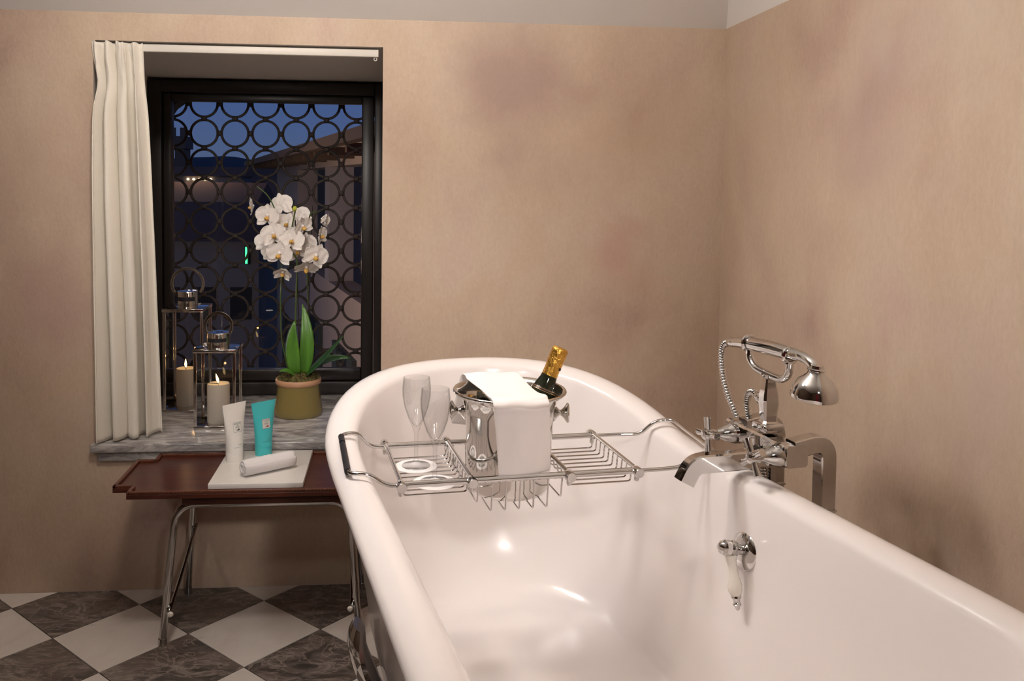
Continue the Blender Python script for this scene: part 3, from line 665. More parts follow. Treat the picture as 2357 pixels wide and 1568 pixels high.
# ---------------------------------------------------------------- champagne bottle
bt_top = Vector((0.3455, 1.752, 0.8405)); bt_dir = Vector((0.392, 0.070, 0.917)).normalized(); BL = 0.293; bt_base = bt_top - bt_dir * BL
bot = thing('champagne_bottle', tuple(bt_base), 'dark champagne bottle with gold foil neck leaning in the steel bucket', 'bottle')
lathe('bottle_glass', [(0, 0.0), (0.036, 0.0), (0.0405, 0.005), (0.0415, 0.02), (0.0415, 0.12), (0.039, 0.15), (0.032, 0.18), (0.024, 0.205), (0.0175, 0.226), (0.0155, 0.24), (0.0145, 0.262), (0.0145, 0.28), (0, 0.28)], M_BOTTLE, bot, tuple(bt_base), tuple(bt_dir), 36, ang=60)
lathe('foil_capsule', [(0.0155, 0.2190), (0.0166, 0.2195), (0.0164, 0.235), (0.0160, 0.252), (0.0165, 0.256), (0.0172, 0.262), (0.0166, 0.268), (0.0173, 0.274), (0.0170, 0.282), (0.0172, 0.289), (0.0155, 0.2935), (0.010, 0.2945), (0, 0.2950)], M_FOIL, bot, tuple(bt_base), tuple(bt_dir), 28, ang=60)
nb = lathe('neck_band', [(0.0205, 0.2015), (0.0255, 0.2020), (0.0215, 0.2120), (0.0180, 0.2200), (0.0168, 0.2200)], M_BAND, bot, tuple(bt_base), tuple(bt_dir), 28, ang=60)
for h_, r_ in ((0.2055, 0.0242), (0.2015, 0.0262)):
    sweep('gold_line', ring_pts(bt_base + bt_dir * h_, bt_dir, r_, 28), M_GOLDL, nb, 0.0005, 6, closed=True)
a_, b_, d_ = frame_from(bt_dir); dn = (Vector((0.8, -0.6, 0)) - bt_dir * bt_dir.dot(Vector((0.8, -0.6, 0)))).normalized(); dt = bt_dir.cross(dn)
cc = bt_base + bt_dir * 0.2530 + dn * 0.0160
vs_ = [cc + dt * x + bt_dir * y + dn * z for z in (0, 0.0015) for x, y in ((-0.0028, -0.0028), (0.0028, -0.0028), (0.0028, 0.0028), (-0.0028, 0.0028))]
mesh('tear_tab', vs_, [(0, 1, 2, 3), (4, 5, 6, 7), (0, 1, 5, 4), (1, 2, 6, 5), (2, 3, 7, 6), (3, 0, 4, 7)], M_BLACK, bot, False)

# ---------------------------------------------------------------- napkin draped over the bucket
def napkin():
    zr = BZ + 0.2055
    # centre line points (x, y, z, half width, sideways x shift)
    cl = [(0.178, 1.822, zr - 0.105, 0.052), (0.186, 1.822, zr - 0.06, 0.053), (0.194, 1.822, zr - 0.02, 0.054), (0.200, 1.818, zr + 0.000, 0.055), (0.206, 1.806, zr + 0.006, 0.056), (0.212, 1.780, zr + 0.004, 0.055),
          (0.219, 1.74, zr + 0.0015, 0.052), (0.227, 1.69, zr + 0.000, 0.049), (0.233, 1.64, zr + 0.001, 0.050), (0.2375, 1.610, zr + 0.0045, 0.052), (0.2395, 1.594, zr + 0.003, 0.053), (0.2415, 1.585, zr - 0.006, 0.053), (0.2435, 1.583, zr - 0.02, 0.053), (0.2470, 1.586, zr - 0.06, 0.052), (0.2500, 1.591, zr - 0.10, 0.051), (0.2525, 1.596, zr - 0.138, 0.050)]
    path = catmull([c[:3] for c in cl], 4); hw = catmull([(c[3], 0, 0) for c in cl], 4)
    nu = 13; V, Fc = [], []; n = len(path)
    for i, (p, w_) in enumerate(zip(path, hw)):
        for k in range(nu):
            t = k / (nu - 1) * 2 - 1; x = p.x + t * w_.x
            dx, dy = x - BX, p.y - BY; z = p.z; y = p.y
            hang_f = max(0, min(1, (i - 44) / 6.0)); hang_b = max(0, min(1, (10 - i) / 6.0))
            if i > 40:   # follow the round front
                rr = 0.1205 if i < 48 else 0.118; y = BY - math.sqrt(max(1e-6, rr * rr - min(abs(dx), rr * 0.9) ** 2)) * (1 if i > 44 else 0.7 + 0.3 * (i - 40) / 4) + (p.y - (BY - 0.123)) * 0.9 if i > 44 else p.y
            z += 0.0015 * math.sin(5 * t + i * 0.2) + (0.004 * t if 18 < i < 40 else 0) - (0.006 * (1 - t) * 0.5 if i >= n - 2 else 0)
            y += 0.0012 * math.sin(6 * t + i * 0.35)
            V.append((x, y, z))
    for i in range(n - 1):
        for k in range(nu - 1): Fc.append((i * nu + k, i * nu + k + 1, (i + 1) * nu + k + 1, (i + 1) * nu + k))
    o = mesh('napkin', V, Fc, M_NAPKIN, None)
    md = o.modifiers.new('thick', 'SOLIDIFY'); md.thickness = 0.0035; md.offset = 1
    sb = o.modifiers.new('soft', 'SUBSURF'); sb.levels = 1; sb.render_levels = 1
    tag(o, 'folded white cloth napkin draped over the rim of the champagne bucket', 'napkin')
napkin()

# ================================================================== TABLE AND WHAT STANDS ON IT
TX0, TX1, TY0, TY1, TZ = -0.700, 0.020, 2.192, 2.508, 0.400
NX, NY = 0.048, 0.050
tab = thing('folding_table', (-0.33, 2.35, 0), 'dark mahogany tray table with notched corners on bent chrome legs below the sill', 'table')
outl = [(TX0, TY0 + NY), (TX0 + NX, TY0 + NY), (TX0 + NX, TY0), (TX1 - NX, TY0), (TX1 - NX, TY0 + NY), (TX1, TY0 + NY), (TX1, TY1 - NY), (TX1 - NX, TY1 - NY), (TX1 - NX, TY1), (TX0 + NX, TY1), (TX0 + NX, TY1 - NY), (TX0, TY1 - NY)]
prism('tabletop', outl, TZ - 0.016, TZ - 0.004, M_MAHOG, tab, 0.002)
lipw = 0.010
def lip(p, q):
    p, q = Vector((*p, 0)), Vector((*q, 0)); d = (q - p).normalized(); nrm_ = Vector((-d.y, d.x, 0)) * lipw
    c = [p, q, q + nrm_, p + nrm_]
    prism('edge_lip', [(v_.x, v_.y) for v_ in c], TZ - 0.005, TZ + 0.003, M_MAHOG2, tab, 0.002)
for p, q in zip(outl, outl[1:] + outl[:1]): lip(p, q)
# carved rope bead along the front lip
for k in range(96):
    x = TX0 + NX + 0.004 + (TX1 - TX0 - 2 * NX - 0.008) * k / 95
    if k == 0:
        bead = lathe('rope_bead', [(0, -0.0034), (0.0024, -0.0024), (0.0034, 0), (0.0024, 0.0024), (0, 0.0034)], M_MAHOG2, tab, (tab.location.x, tab.location.y, tab.location.z), (0.6, 0, 0.8), 6)
        bead.location = Vector((x, TY0 + 0.001, TZ + 0.0005)) - tab.location
    else:
        o = put(bpy.data.objects.new('rope_bead', bead.data), tab); o.location = Vector((x, TY0 + 0.001, TZ + 0.0005)) - tab.location
box('apron', -0.525, -0.115, 2.222, 2.478, TZ - 0.044, TZ - 0.016, M_MAHOG, tab, 0.003)
for y_f, y_t, s in ((2.218, 2.250, -1), (2.497, 2.462, 1)):
    zt_ = 0.350
    p = bend([(-0.572, y_f, 0.012), (-0.545, y_t, zt_), (-0.105, y_t, zt_), (-0.078, y_f, 0.012)], 0.055, 8)
    lg = sweep('leg_frame', p, M_LEGS, tab, 0.0095, 14)
    for x in (-0.572, -0.078):
        lathe('foot_cap', [(0, 0), (0.0105, 0), (0.0112, 0.004), (0.0108, 0.018), (0, 0.018)], M_LEGS, lg, (x, y_f, 0.0), (0, 0, 1), 16)
for x, xx in ((-0.553, 1), (-0.097, -1)):
    br = sweep('brace', [(x, 2.212, 0.088), (x + 0.004 * xx, 2.35, 0.145), (x + 0.006 * xx, 2.485, 0.205)], M_LEGS, tab, 0.0058, 10)
    lathe('ball_tip', [(0, -0.0075), (0.0053, -0.0053), (0.0075, 0), (0.0053, 0.0053), (0, 0.0075)], M_PORC, br, (x + 0.004 * xx, 2.205, 0.085), (0, 1, 0), 14)

# white board
o = box('serving_board', -0.460, -0.222, 2.222, 2.496, TZ - 0.004, TZ + 0.010, M_BOARD, None, 0.0015)
tag(o, 'square white lacquered board carrying two tubes and a rolled towel', 'board')
BT = TZ + 0.010
# cosmetic tubes
def text_mesh(txt, size):
    c = bpy.data.curves.new('t', 'FONT'); c.body = txt; c.size = size; c.align_x = 'CENTER'; c.resolution_u = 2
    o = bpy.data.objects.new('t', c); COL.objects.link(o); dg = bpy.context.evaluated_depsgraph_get(); me = o.evaluated_get(dg).to_mesh()
    Vt = [tuple(v_.co) for v_ in me.vertices]; Ft = [tuple(p.vertices) for p in me.polygons]
    o.evaluated_get(dg).to_mesh_clear(); bpy.data.objects.remove(o); bpy.data.curves.remove(c)
    return Vt, Ft
def tube(x, y, h, r, wtop, rot, mat, label, panel_mat, ink, word):
    t = thing('cosmetic_tube', (x, y, BT), label, 'tube', 'cosmetic tubes on the white board')
    nu, nv, hc = 40, 16, 0.026
    a = Vector((math.cos(rot), math.sin(rot), 0)); b = Vector((-math.sin(rot), math.cos(rot), 0))
    def surf(ph, z, off=0.0):
        k = max(0.0, min(1.0, (z - hc) / (h - hc))); k2 = k ** 1.25
        ra = r + (wtop / 2 - r) * k2 + off; rb = r * (1 - k2) + 0.0012 + off
        return Vector((x, y, BT + z)) + a * (ra * math.cos(ph)) + b * (rb * math.sin(ph))
    V, Fc = [], []
    zs = [hc + (h - hc) * i / nv for i in range(nv + 1)]
    for z in zs: V += [surf(2 * PI * k / nu, z) for k in range(nu)]
    for i in range(nv):
        for k in range(nu): Fc.append((i * nu + k, i * nu + (k + 1) % nu, (i + 1) * nu + (k + 1) % nu, (i + 1) * nu + k))
    Fc.append(tuple(range(nu))[::-1]); Fc.append(tuple(range(nv * nu, (nv + 1) * nu)))
    body = autosmooth(mesh('tube_body', V, Fc, mat, t), 50)
    lathe('screw_cap', [(0, 0), (r * 0.97, 0), (r * 1.0, 0.002), (r * 1.0, hc - 0.001), (r * 0.99, hc), (0, hc)], mat, t, (x, y, BT), (0, 0, 1), 40)
    # print: flat artwork wrapped on the front (-b side)
    def wrap(px, pz, off):
        k = max(0.0, min(1.0, (pz - hc) / (h - hc))); ra = r + (wtop / 2 - r) * k ** 1.25
        return surf(-PI / 2 + px / ra * (1.0), pz, off)
    def patch(name, x0, x1, z0, z1, m, off, n=10):
        V = [wrap(x0 + (x1 - x0) * i / n, z, off) for z in (z0, z1) for i in range(n + 1)]
        return mesh(name, V, [(i, i + 1, n + 2 + i, n + 1 + i) for i in range(n)], m, body)
    zc = h * 0.60; s = 0.0125
    if panel_mat: patch('label_panel', -s, s, zc - s, zc + s * 1.05, panel_mat, 0.0003)
    for x0, x1, z0, z1 in ((-s, s, zc + s, zc + s * 1.05), (-s, s, zc - s * 1.05, zc - s), (-s * 1.04, -s, zc - s, zc + s), (s, s * 1.04, zc - s, zc + s)):
        patch('label_border', x0, x1, z0, z1, ink, 0.0004, 6)
    def lettering(txt, size, cx, cz, m, name='lettering'):
        Vt, Ft = text_mesh(txt, size); mesh(name, [wrap(cx + q[0], cz + q[1], 0.0006) for q in Vt], Ft, m, body, False)
    lettering('ACQUA', 0.0058, 0, zc + 0.0070, ink); lettering("DELL'", 0.0032, 0, zc + 0.0035, ink); lettering('ELBA', 0.0058, 0, zc - 0.0020, ink)
    hill_V = [wrap(0.001 + q[0], zc - 0.0095 + q[1], 0.0006) for q in ((-0.006, 0), (-0.003, 0.0022), (0.0005, 0.0045), (0.003, 0.0052), (0.005, 0.0025), (0.006, 0))]
    mesh('emblem', hill_V, [tuple(range(6))], M_INKD if not panel_mat else M_INKR, body, False)
    lettering(word, 0.0055, 0.004, hc + 0.020, ink)
    patch('print_line', -0.016, 0.018, hc + 0.0145, hc + 0.0152, ink, 0.0005)
    return t
tube(-0.4275, 2.412, 0.158, 0.0232, 0.078, 0.80, M_TUBEW, 'white cosmetic tube standing on its cap at the left of the white board', None, M_INK, 'Crema')
tube(-0.3560, 2.462, 0.150, 0.0232, 0.080, 0.72, M_TUBEB, 'turquoise cosmetic tube standing on its cap behind the rolled towel', M_LABELP, M_INKD, 'Gel')

# rolled towel
def rolled_towel():
    A, B = Vector((-0.383, 2.270, 0)), Vector((-0.262, 2.352, 0)); ax = (B - A).normalized(); L = 0.145; R = 0.0245; mid = (A + B) / 2
    side = Vector((ax.y, -ax.x, 0)); c0 = Vector((mid.x, mid.y, BT + R))
    turns, th, N = 3.2, 0.0066, 88
    prof = []
    for i in range(N + 1):
        t = i / N; phi = 2 * PI * turns * t - 0.8; rr = 0.004 + (R - 0.004) * t; prof.append((rr, phi))
    nl = 30; V, Fc = [], []
    def pt(rr, phi, s):
        p = c0 + ax * ((s - 0.5) * L) + side * (rr * math.cos(phi)) + EZ * (rr * math.sin(phi))
        return p
    for j in range(nl + 1):
        s = j / nl
        tap = 1 - 0.08 * (abs(s - 0.5) * 2) ** 6
        for rr, phi in prof:
            k = 0.0016 * noise.noise(Vector((s * 30, rr * 60 + math.cos(phi) * 5, math.sin(phi) * 5))) if rr > R * 0.62 else 0
            V.append(pt((rr + k) * tap, phi, s + (0.012 * math.sin(phi * 0.5) if j in (0, nl) else 0)))
        for rr, phi in prof: V.append(pt(max(0.001, rr - th * 0.86) * tap, phi, s + (0.012 * math.sin(phi * 0.5) if j in (0, nl) else 0)))
    m = 2 * (N + 1)
    for j in range(nl):
        for i in range(N):
            a, b = j * m + i, (j + 1) * m + i; Fc.append((a, a + 1, b + 1, b))
            a, b = a + N + 1, b + N + 1; Fc.append((a, b, b + 1, a + 1))
        for i in (0, N): Fc.append((j * m + i, (j + 1) * m + i, (j + 1) * m + N + 1 + i, j * m + N + 1 + i))
    for j in (0, nl):
        for i in range(N): Fc.append((j * m + i, j * m + i + 1, j * m + N + 2 + i, j * m + N + 1 + i))
    o = mesh('rolled_towel', V, Fc, M_TERRY, None)
    tag(o, 'small white terry towel rolled up on the white board', 'towel')
rolled_towel()

# ================================================================== ON THE SILL: LANTERNS, CANDLES, ORCHID
SZ = 0.430
def lantern(x0, x1, y0, y1, h, capr, caph, hr, label):
    cx, cy = (x0 + x1) / 2, (y0 + y1) / 2
    t = thing('lantern', (cx, cy, SZ), label, 'lantern', 'steel candle lanterns on the sill'); p = 0.009
    box('base_plate', x0, x1, y0, y1, SZ, SZ + 0.010, M_NICKEL, t, 0.001)
    top = box('top_plate', x0 - 0.002, x1 + 0.002, y0 - 0.002, y1 + 0.002, SZ + h - 0.010, SZ + h, M_NICKEL, t, 0.001)
    for x, y in ((x0, y0), (x1 - p, y0), (x0, y1 - p), (x1 - p, y1 - p)): box('corner_post', x, x + p, y, y + p, SZ + 0.010, SZ + h - 0.010, M_NICKEL, t, 0.001)
    e = p / 2; z0, z1 = SZ + 0.010, SZ + h - 0.010
    for q in (((x0 + e, y0 + e), (x1 - e, y0 + e)), ((x1 - e, y0 + e), (x1 - e, y1 - e)), ((x1 - e, y1 - e), (x0 + e, y1 - e)), ((x0 + e, y1 - e), (x0 + e, y0 + e))):
        (xa, ya), (xb, yb) = q; mesh('glass_pane', [(xa, ya, z0), (xb, yb, z0), (xb, yb, z1), (xa, ya, z1)], [(0, 1, 2, 3)], M_LGLASS, t, False)
    zc = SZ + h
    ch = lathe('chimney', [(0, 0), (capr, 0), (capr, caph), (capr * 1.02, caph + 0.001), (capr * 0.98, caph + 0.004), (0, caph + 0.006)], M_NICKEL, t, (cx, cy, zc), (0, 0, 1), 32)
    # dark vent slot in the chimney front
    V = []
    for z in (zc + caph * 0.42, zc + caph * 0.70):
        for k in range(9):
            a = -PI / 2 + (k / 8 - 0.5) * 1.9; V.append((cx + (capr + 0.0004) * math.cos(a), cy + (capr + 0.0004) * math.sin(a), z))
    mesh('vent_slot', V, [(k, k + 1, 10 + k, 9 + k) for k in range(8)], M_BLACK, ch)
    pts = []
    for k in range(25):
        a = -0.62 + (PI + 1.24) * k / 24; pts.append((cx + hr * math.cos(a), cy, zc + caph + hr * 0.55 + hr * math.sin(a)))
    sweep('handle', pts, M_NICKEL, t, section=rsq(0.009, 0.0035, 0.001), up=Vector((0, 1, 0)))
    return t
lantern(-0.588, -0.464, 2.642, 2.758, 0.242, 0.034, 0.040, 0.040, 'shorter steel lantern in front, with square glass box and round handle')
lantern(-0.728, -0.603, 2.842, 2.985, 0.335, 0.032, 0.046, 0.050, 'taller steel lantern behind, half hidden by the curtain')
def candle(x, y, r, h, lean, label):
    z = SZ + 0.010
    t = thing('candle', (x, y, z), label, 'candle', 'lit pillar candles in the lanterns')
    lathe('wax_pillar', [(0, 0), (r * 0.97, 0), (r, 0.003), (r, h - 0.003), (r * 0.96, h), (r * 0.80, h - 0.001), (r * 0.45, h - 0.006), (0, h - 0.008)], M_WAX, t, (x, y, z), (0, 0, 1), 36, ang=60)
    sweep('wick', [(x, y, z + h - 0.010), (x + 0.0005, y, z + h - 0.002), (x + lean * 0.2, y, z + h + 0.004)], M_WICK, t, 0.0009, 6)
    lathe('flame', [(0, 0), (0.0018, 0.002), (0.0036, 0.007), (0.0040, 0.011), (0.0028, 0.018), (0.0012, 0.0245), (0, 0.029)], M_FLAME, t, (x, y, z + h + 0.002), (lean, 0, 1), 14)
    ld = bpy.data.lights.new('candle_light', 'POINT'); ld.energy = 0.035; ld.color = (1.0, 0.55, 0.22); ld.shadow_soft_size = 0.004
    lo = bpy.data.objects.new('candle_light', ld); COL.objects.link(lo); lo.parent = t; lo.location = (0, 0, h + 0.040)
    return t
candle(-0.526, 2.700, 0.0335, 0.118, -0.28, 'lit ivory pillar candle in the shorter front lantern')
candle(-0.672, 2.912, 0.0300, 0.121, -0.02, 'lit ivory pillar candle in the taller rear lantern')

# orchid ----------------------------------------------------------------
OX, OY = -0.297, 2.815
orc = thing('potted_orchid', (OX, OY, SZ), 'white moth orchid in an olive glazed pot on the marble sill', 'plant')
pot = lathe('pot', [(0, 0), (0.074, 0), (0.0775, 0.004), (0.0765, 0.018), (0.0715, 0.05), (0.0680, 0.080), (0.0672, 0.098), (0.0672, 0.104), (0.060, 0.104), (0.060, 0.07), (0, 0.07)], M_POT, orc, (OX, OY, SZ), (0, 0, 1), 56, ang=50)
lathe('pot_rim', [(0.0660, 0.098), (0.0700, 0.100), (0.0722, 0.106), (0.0722, 0.114), (0.0700, 0.118), (0.0650, 0.117), (0.0610, 0.108), (0.0610, 0.098), (0.0660, 0.098)], M_TERRA, pot, (OX, OY, SZ), (0, 0, 1), 56, ang=60)
V, Fc = [], []; nr, na = 14, 60
for i in range(nr + 1):
    rr = 0.070 * i / nr
    for k in range(na):
        a = 2 * PI * k / na; p = Vector((rr * math.cos(a), rr * math.sin(a), 0))
        nn = noise.noise(p * 55) * 0.011 + noise.noise(p * 130 + Vector((3, 1, 2))) * 0.008
        V.append((OX + p.x, OY + p.y, SZ + 0.116 + 0.018 * (1 - (rr / 0.07) ** 2) + nn * (1.15 - 0.7 * (rr / 0.07) ** 4)))
for i in range(nr):
    for k in range(na): Fc.append((i * na + k, i * na + (k + 1) % na, (i + 1) * na + (k + 1) % na, (i + 1) * na + k))
o = mesh('moss', V, Fc, M_MOSS, orc); o['kind'] = 'stuff'
V, Fc = [], []
for k in range(420):
    a, rr = random.random() * 2 * PI, 0.066 * math.sqrt(random.random()); z = SZ + 0.114 + 0.020 * (1 - (rr / 0.07) ** 2)
    p = Vector((OX + rr * math.cos(a), OY + rr * math.sin(a), z)); d = Vector((random.uniform(-1, 1), random.uniform(-1, 1), random.uniform(0.1, 1.0))).normalized() * random.uniform(0.008, 0.018)
    s_ = Vector((-d.y, d.x, 0)).normalized() * 0.0011; i = len(V); V += [p - s_, p + s_, p + d * 0.6 + s_ * 0.8 + EZ * 0.002, p + d]; Fc += [(i, i + 1, i + 2), (i, i + 2, i + 3)]
o = mesh('moss_strands', V, Fc, M_MOSS, orc, False); o['kind'] = 'stuff'
def leaf(p0, p1, p2, wd, mat, up, fold=0.25):
    """blade along a quadratic curve with a centre fold; up = direction of the leaf face"""
    p0, p1, p2, up = Vector(p0), Vector(p1), Vector(p2), Vector(up); n, V, Fc = 14, [], []
    for i in range(n + 1):
        t = i / n; p = p0 * (1 - t) ** 2 + p1 * 2 * t * (1 - t) + p2 * t * t; d = ((p1 - p0) * (1 - t) + (p2 - p1) * t).normalized()
        s_ = d.cross(up).normalized(); nn = s_.cross(d).normalized(); w_ = wd * (math.sin(PI * min(1, 0.10 + 0.90 * t) ** 0.8)) ** 0.75 if t < 1 else 0.001
        for k in (-1, -0.55, 0, 0.55, 1): V.append(p + s_ * (w_ * k) + nn * (w_ * fold * abs(k) ** 1.3))
    for i in range(n):
        for k in range(4): Fc.append((i * 5 + k, i * 5 + k + 1, (i + 1) * 5 + k + 1, (i + 1) * 5 + k))
    o = mesh('leaf', V, Fc, mat, orc); md = o.modifiers.new('thick', 'SOLIDIFY'); md.thickness = 0.0016; return o
zl = SZ + 0.130
leaf((-0.302, 2.80, zl), (-0.318, 2.77, zl + 0.08), (-0.306, 2.785, zl + 0.176), 0.0205, M_LEAF, (0, -1, 0.1))
leaf((-0.285, 2.81, zl), (-0.252, 2.79, zl + 0.10), (-0.286, 2.83, zl + 0.222), 0.0225, M_LEAF, (0.1, -1, 0.1))
leaf((-0.275, 2.80, zl - 0.005), (-0.225, 2.77, zl + 0.035), (-0.153, 2.765, zl + 0.130), 0.022, M_LEAFD, (-0.5, -0.3, 0.8))
leaf((-0.272, 2.82, zl - 0.005), (-0.205, 2.80, zl + 0.065), (-0.128, 2.80, zl + 0.052), 0.024, M_LEAFD, (-0.1, -0.3, 0.9))
leaf((-0.315, 2.83, zl - 0.003), (-0.335, 2.86, zl + 0.08), (-0.318, 2.88, zl + 0.16), 0.020, M_LEAFD, (0, -1, 0.1))
leaf((-0.300, 2.785, zl - 0.006), (-0.322, 2.765, zl + 0.030), (-0.350, 2.760, zl + 0.020), 0.012, M_LEAF, (0, -0.4, 0.9))
sweep('flower_stem', catmull([(-0.320, 2.82, zl - 0.01), (-0.346, 2.80, 0.66), (-0.352, 2.80, 0.78), (-0.349, 2.80, 0.87), (-0.350, 2.80, 0.97), (-0.362, 2.80, 1.06), (-0.388, 2.80, 1.125), (-0.425, 2.80, 1.16)], 6), M_STEM, orc, 0.0021, 8)
sweep('flower_stem', catmull([(-0.300, 2.81, zl - 0.01), (-0.304, 2.79, 0.70), (-0.300, 2.785, 0.86), (-0.299, 2.78, 0.93), (-0.318, 2.772, 0.965), (-0.315, 2.785, 1.03), (-0.305, 2.79, 1.086)], 6), M_STEM, orc, 0.0023, 8)
sweep('flower_stem', catmull([(-0.280, 2.83, zl - 0.01), (-0.268, 2.84, 0.70), (-0.272, 2.84, 0.87), (-0.270, 2.83, 1.0), (-0.262, 2.82, 1.07), (-0.240, 2.81, 1.08)], 6), M_STEM, orc, 0.0021, 8)
sweep('support_stake', [(-0.290, 2.815, zl - 0.02), (-0.297, 2.80, 0.78), (-0.305, 2.79, 1.055)], M_STAKE, orc, 0.0019, 8)
sweep('support_stake', [(-0.283, 2.835, zl - 0.02), (-0.266, 2.835, 0.80), (-0.256, 2.835, 1.10)], M_STAKE, orc, 0.0019, 8)
def petal_mesh(name, L, wd, cup, n=9, m=6, power=0.62):
    V, Fc = [], []
    for i in range(n + 1):
        t = i / n; w_ = wd * (math.sin(PI * (0.06 + 0.94 * t)) ** power) if t < 1 else wd * 0.12
        for k in range(m + 1):
            s_ = k / m * 2 - 1
            V.append((w_ * s_, -cup * (t * t * 0.6 + 0.9 * s_ * s_ * w_ / wd * 0.3) * L + 0.0015 * math.sin(9 * t + 4 * s_), L * t))
    for i in range(n):
        for k in range(m): a = i * (m + 1) + k; Fc.append((a, a + 1, a + m + 2, a + m + 1))
    me = bpy.data.meshes.new(name); me.from_pydata(V, [], Fc); me.materials.append(M_PETAL); me.polygons.foreach_set('use_smooth', [True] * len(me.polygons)); return me
PB = petal_mesh('petal', 0.036, 0.0225, 0.10, power=0.5); PS = petal_mesh('sepal', 0.037, 0.0125, 0.12, power=0.75)
def lip_mesh():
    V, Fc, seg = [], [], 10
    prof = [(0.0015, 0.002), (0.0055, -0.003), (0.0068, -0.009), (0.0050, -0.015), (0.0012, -0.018)]
    for r, y in prof: V += [(r * math.cos(2 * PI * k / seg), y, -0.004 + r * 0.9 * math.sin(2 * PI * k / seg)) for k in range(seg)]
    for i in range(len(prof) - 1):
        for k in range(seg): Fc.append((i * seg + k, i * seg + (k + 1) % seg, (i + 1) * seg + (k + 1) % seg, (i + 1) * seg + k))
    me = bpy.data.meshes.new('lip'); me.from_pydata(V, [], Fc); me.materials.append(M_LIP); me.polygons.foreach_set('use_smooth', [True] * len(me.polygons)); return me
def colm_mesh():
    V, Fc, seg = [], [], 10
    prof = [(0.003, 0.004), (0.0045, -0.001), (0.0042, -0.006), (0.0015, -0.009)]
    for r, y in prof: V += [(r * math.cos(2 * PI * k / seg), y, 0.004 + r * math.sin(2 * PI * k / seg)) for k in range(seg)]
    for i in range(len(prof) - 1):
        for k in range(seg): Fc.append((i * seg + k, i * seg + (k + 1) % seg, (i + 1) * seg + (k + 1) % seg, (i + 1) * seg + k))
    Fc.append(tuple(range(3 * seg, 4 * seg)))
    me = bpy.data.meshes.new('column'); me.from_pydata(V, [], Fc); me.materials.append(M_PETAL); me.polygons.foreach_set('use_smooth', [True] * len(me.polygons)); return me
LIPM, COLM = lip_mesh(), colm_mesh()
def flower(x, y, z, yaw, pitch, roll, sc=1.0, close=0.0):
    f = put(bpy.data.objects.new('flower', COLM), orc); f.location = Vector((x, y, z)) - orc.location
    f.rotation_euler = (Matrix.Rotation(yaw, 4, 'Z') @ Matrix.Rotation(pitch, 4, 'X') @ Matrix.Rotation(roll, 4, 'Y')).to_euler(); f.scale = (sc * 1.10,) * 3
    for me, a, dy in ((PS, 0.0, 0.002), (PS, 2.25, 0.002), (PS, -2.25, 0.002), (PB, 1.22, 0.0), (PB, -1.22, 0.0)):
        o = put(bpy.data.objects.new('petal' if me is PB else 'sepal', me), f); o.location = (0, dy, 0)
        jit = random.uniform(-0.08, 0.08)
        o.rotation_euler = (Matrix.Rotation(a + jit, 4, 'Y') @ Matrix.Rotation(close + random.uniform(-0.10, 0.12), 4, 'X')).to_euler()
    put(bpy.data.objects.new('lip', LIPM), f)
    return f
for q in [(-0.388, 2.765, 1.066, -0.15, 0.10, 0.1, 1.02, 0), (-0.352, 2.82, 1.100, 2.9, 0.0, 0.3, 1.0, 0), (-0.436, 2.79, 1.096, -1.35, 0.0, 0.2, 0.80, 0.2), (-0.368, 2.755, 1.010, 0.15, 0.05, -0.15, 1.05, 0),
          (-0.312, 2.750, 0.993, 0.10, -0.05, 0.1, 1.05, 0.1), (-0.280, 2.760, 1.036, 0.75, 0.3, -0.5, 0.9, 0.15), (-0.349, 2.745, 0.950, -0.20, 0.15, 0.2, 1.10, 0), (-0.402, 2.80, 0.984, 3.3, 0.1, 0, 0.85, 0),
          (-0.240, 2.765, 0.942, 0.45, 0.15, 0.35, 1.10, 0), (-0.268, 2.760, 0.910, 0.10, 1.0, 0.1, 1.05, 0.1), (-0.340, 2.765, 0.893, -0.2, 0.75, 0.3, 0.85, 0.35), (-0.224, 2.80, 1.056, 1.3, 0.2, 0.3, 0.72, 0.75),
          (-0.228, 2.79, 1.006, 1.25, 0.0, -0.2, 0.85, 0.25), (-0.268, 2.81, 0.975, 2.6, -0.1, 0.2, 1.0, 0), (-0.294, 2.83, 1.062, 3.0, 0.1, 0.6, 0.95, 0),
          (-0.335, 2.80, 1.042, 0.3, -0.1, 0.4, 0.95, 0.05), (-0.300, 2.785, 0.958, 0.2, 0.3, -0.3, 0.95, 0.1), (-0.384, 2.79, 0.950, -0.5, 0.2, 0.1, 0.80, 0.1)]:
    flower(*q)
lathe('bud', [(0, -0.008), (0.005, -0.0055), (0.0075, 0), (0.0062, 0.006), (0.003, 0.009), (0, 0.010)], M_BUD, orc, (-0.306, 2.775, 1.090), (0.2, -0.2, 0.9), 12)

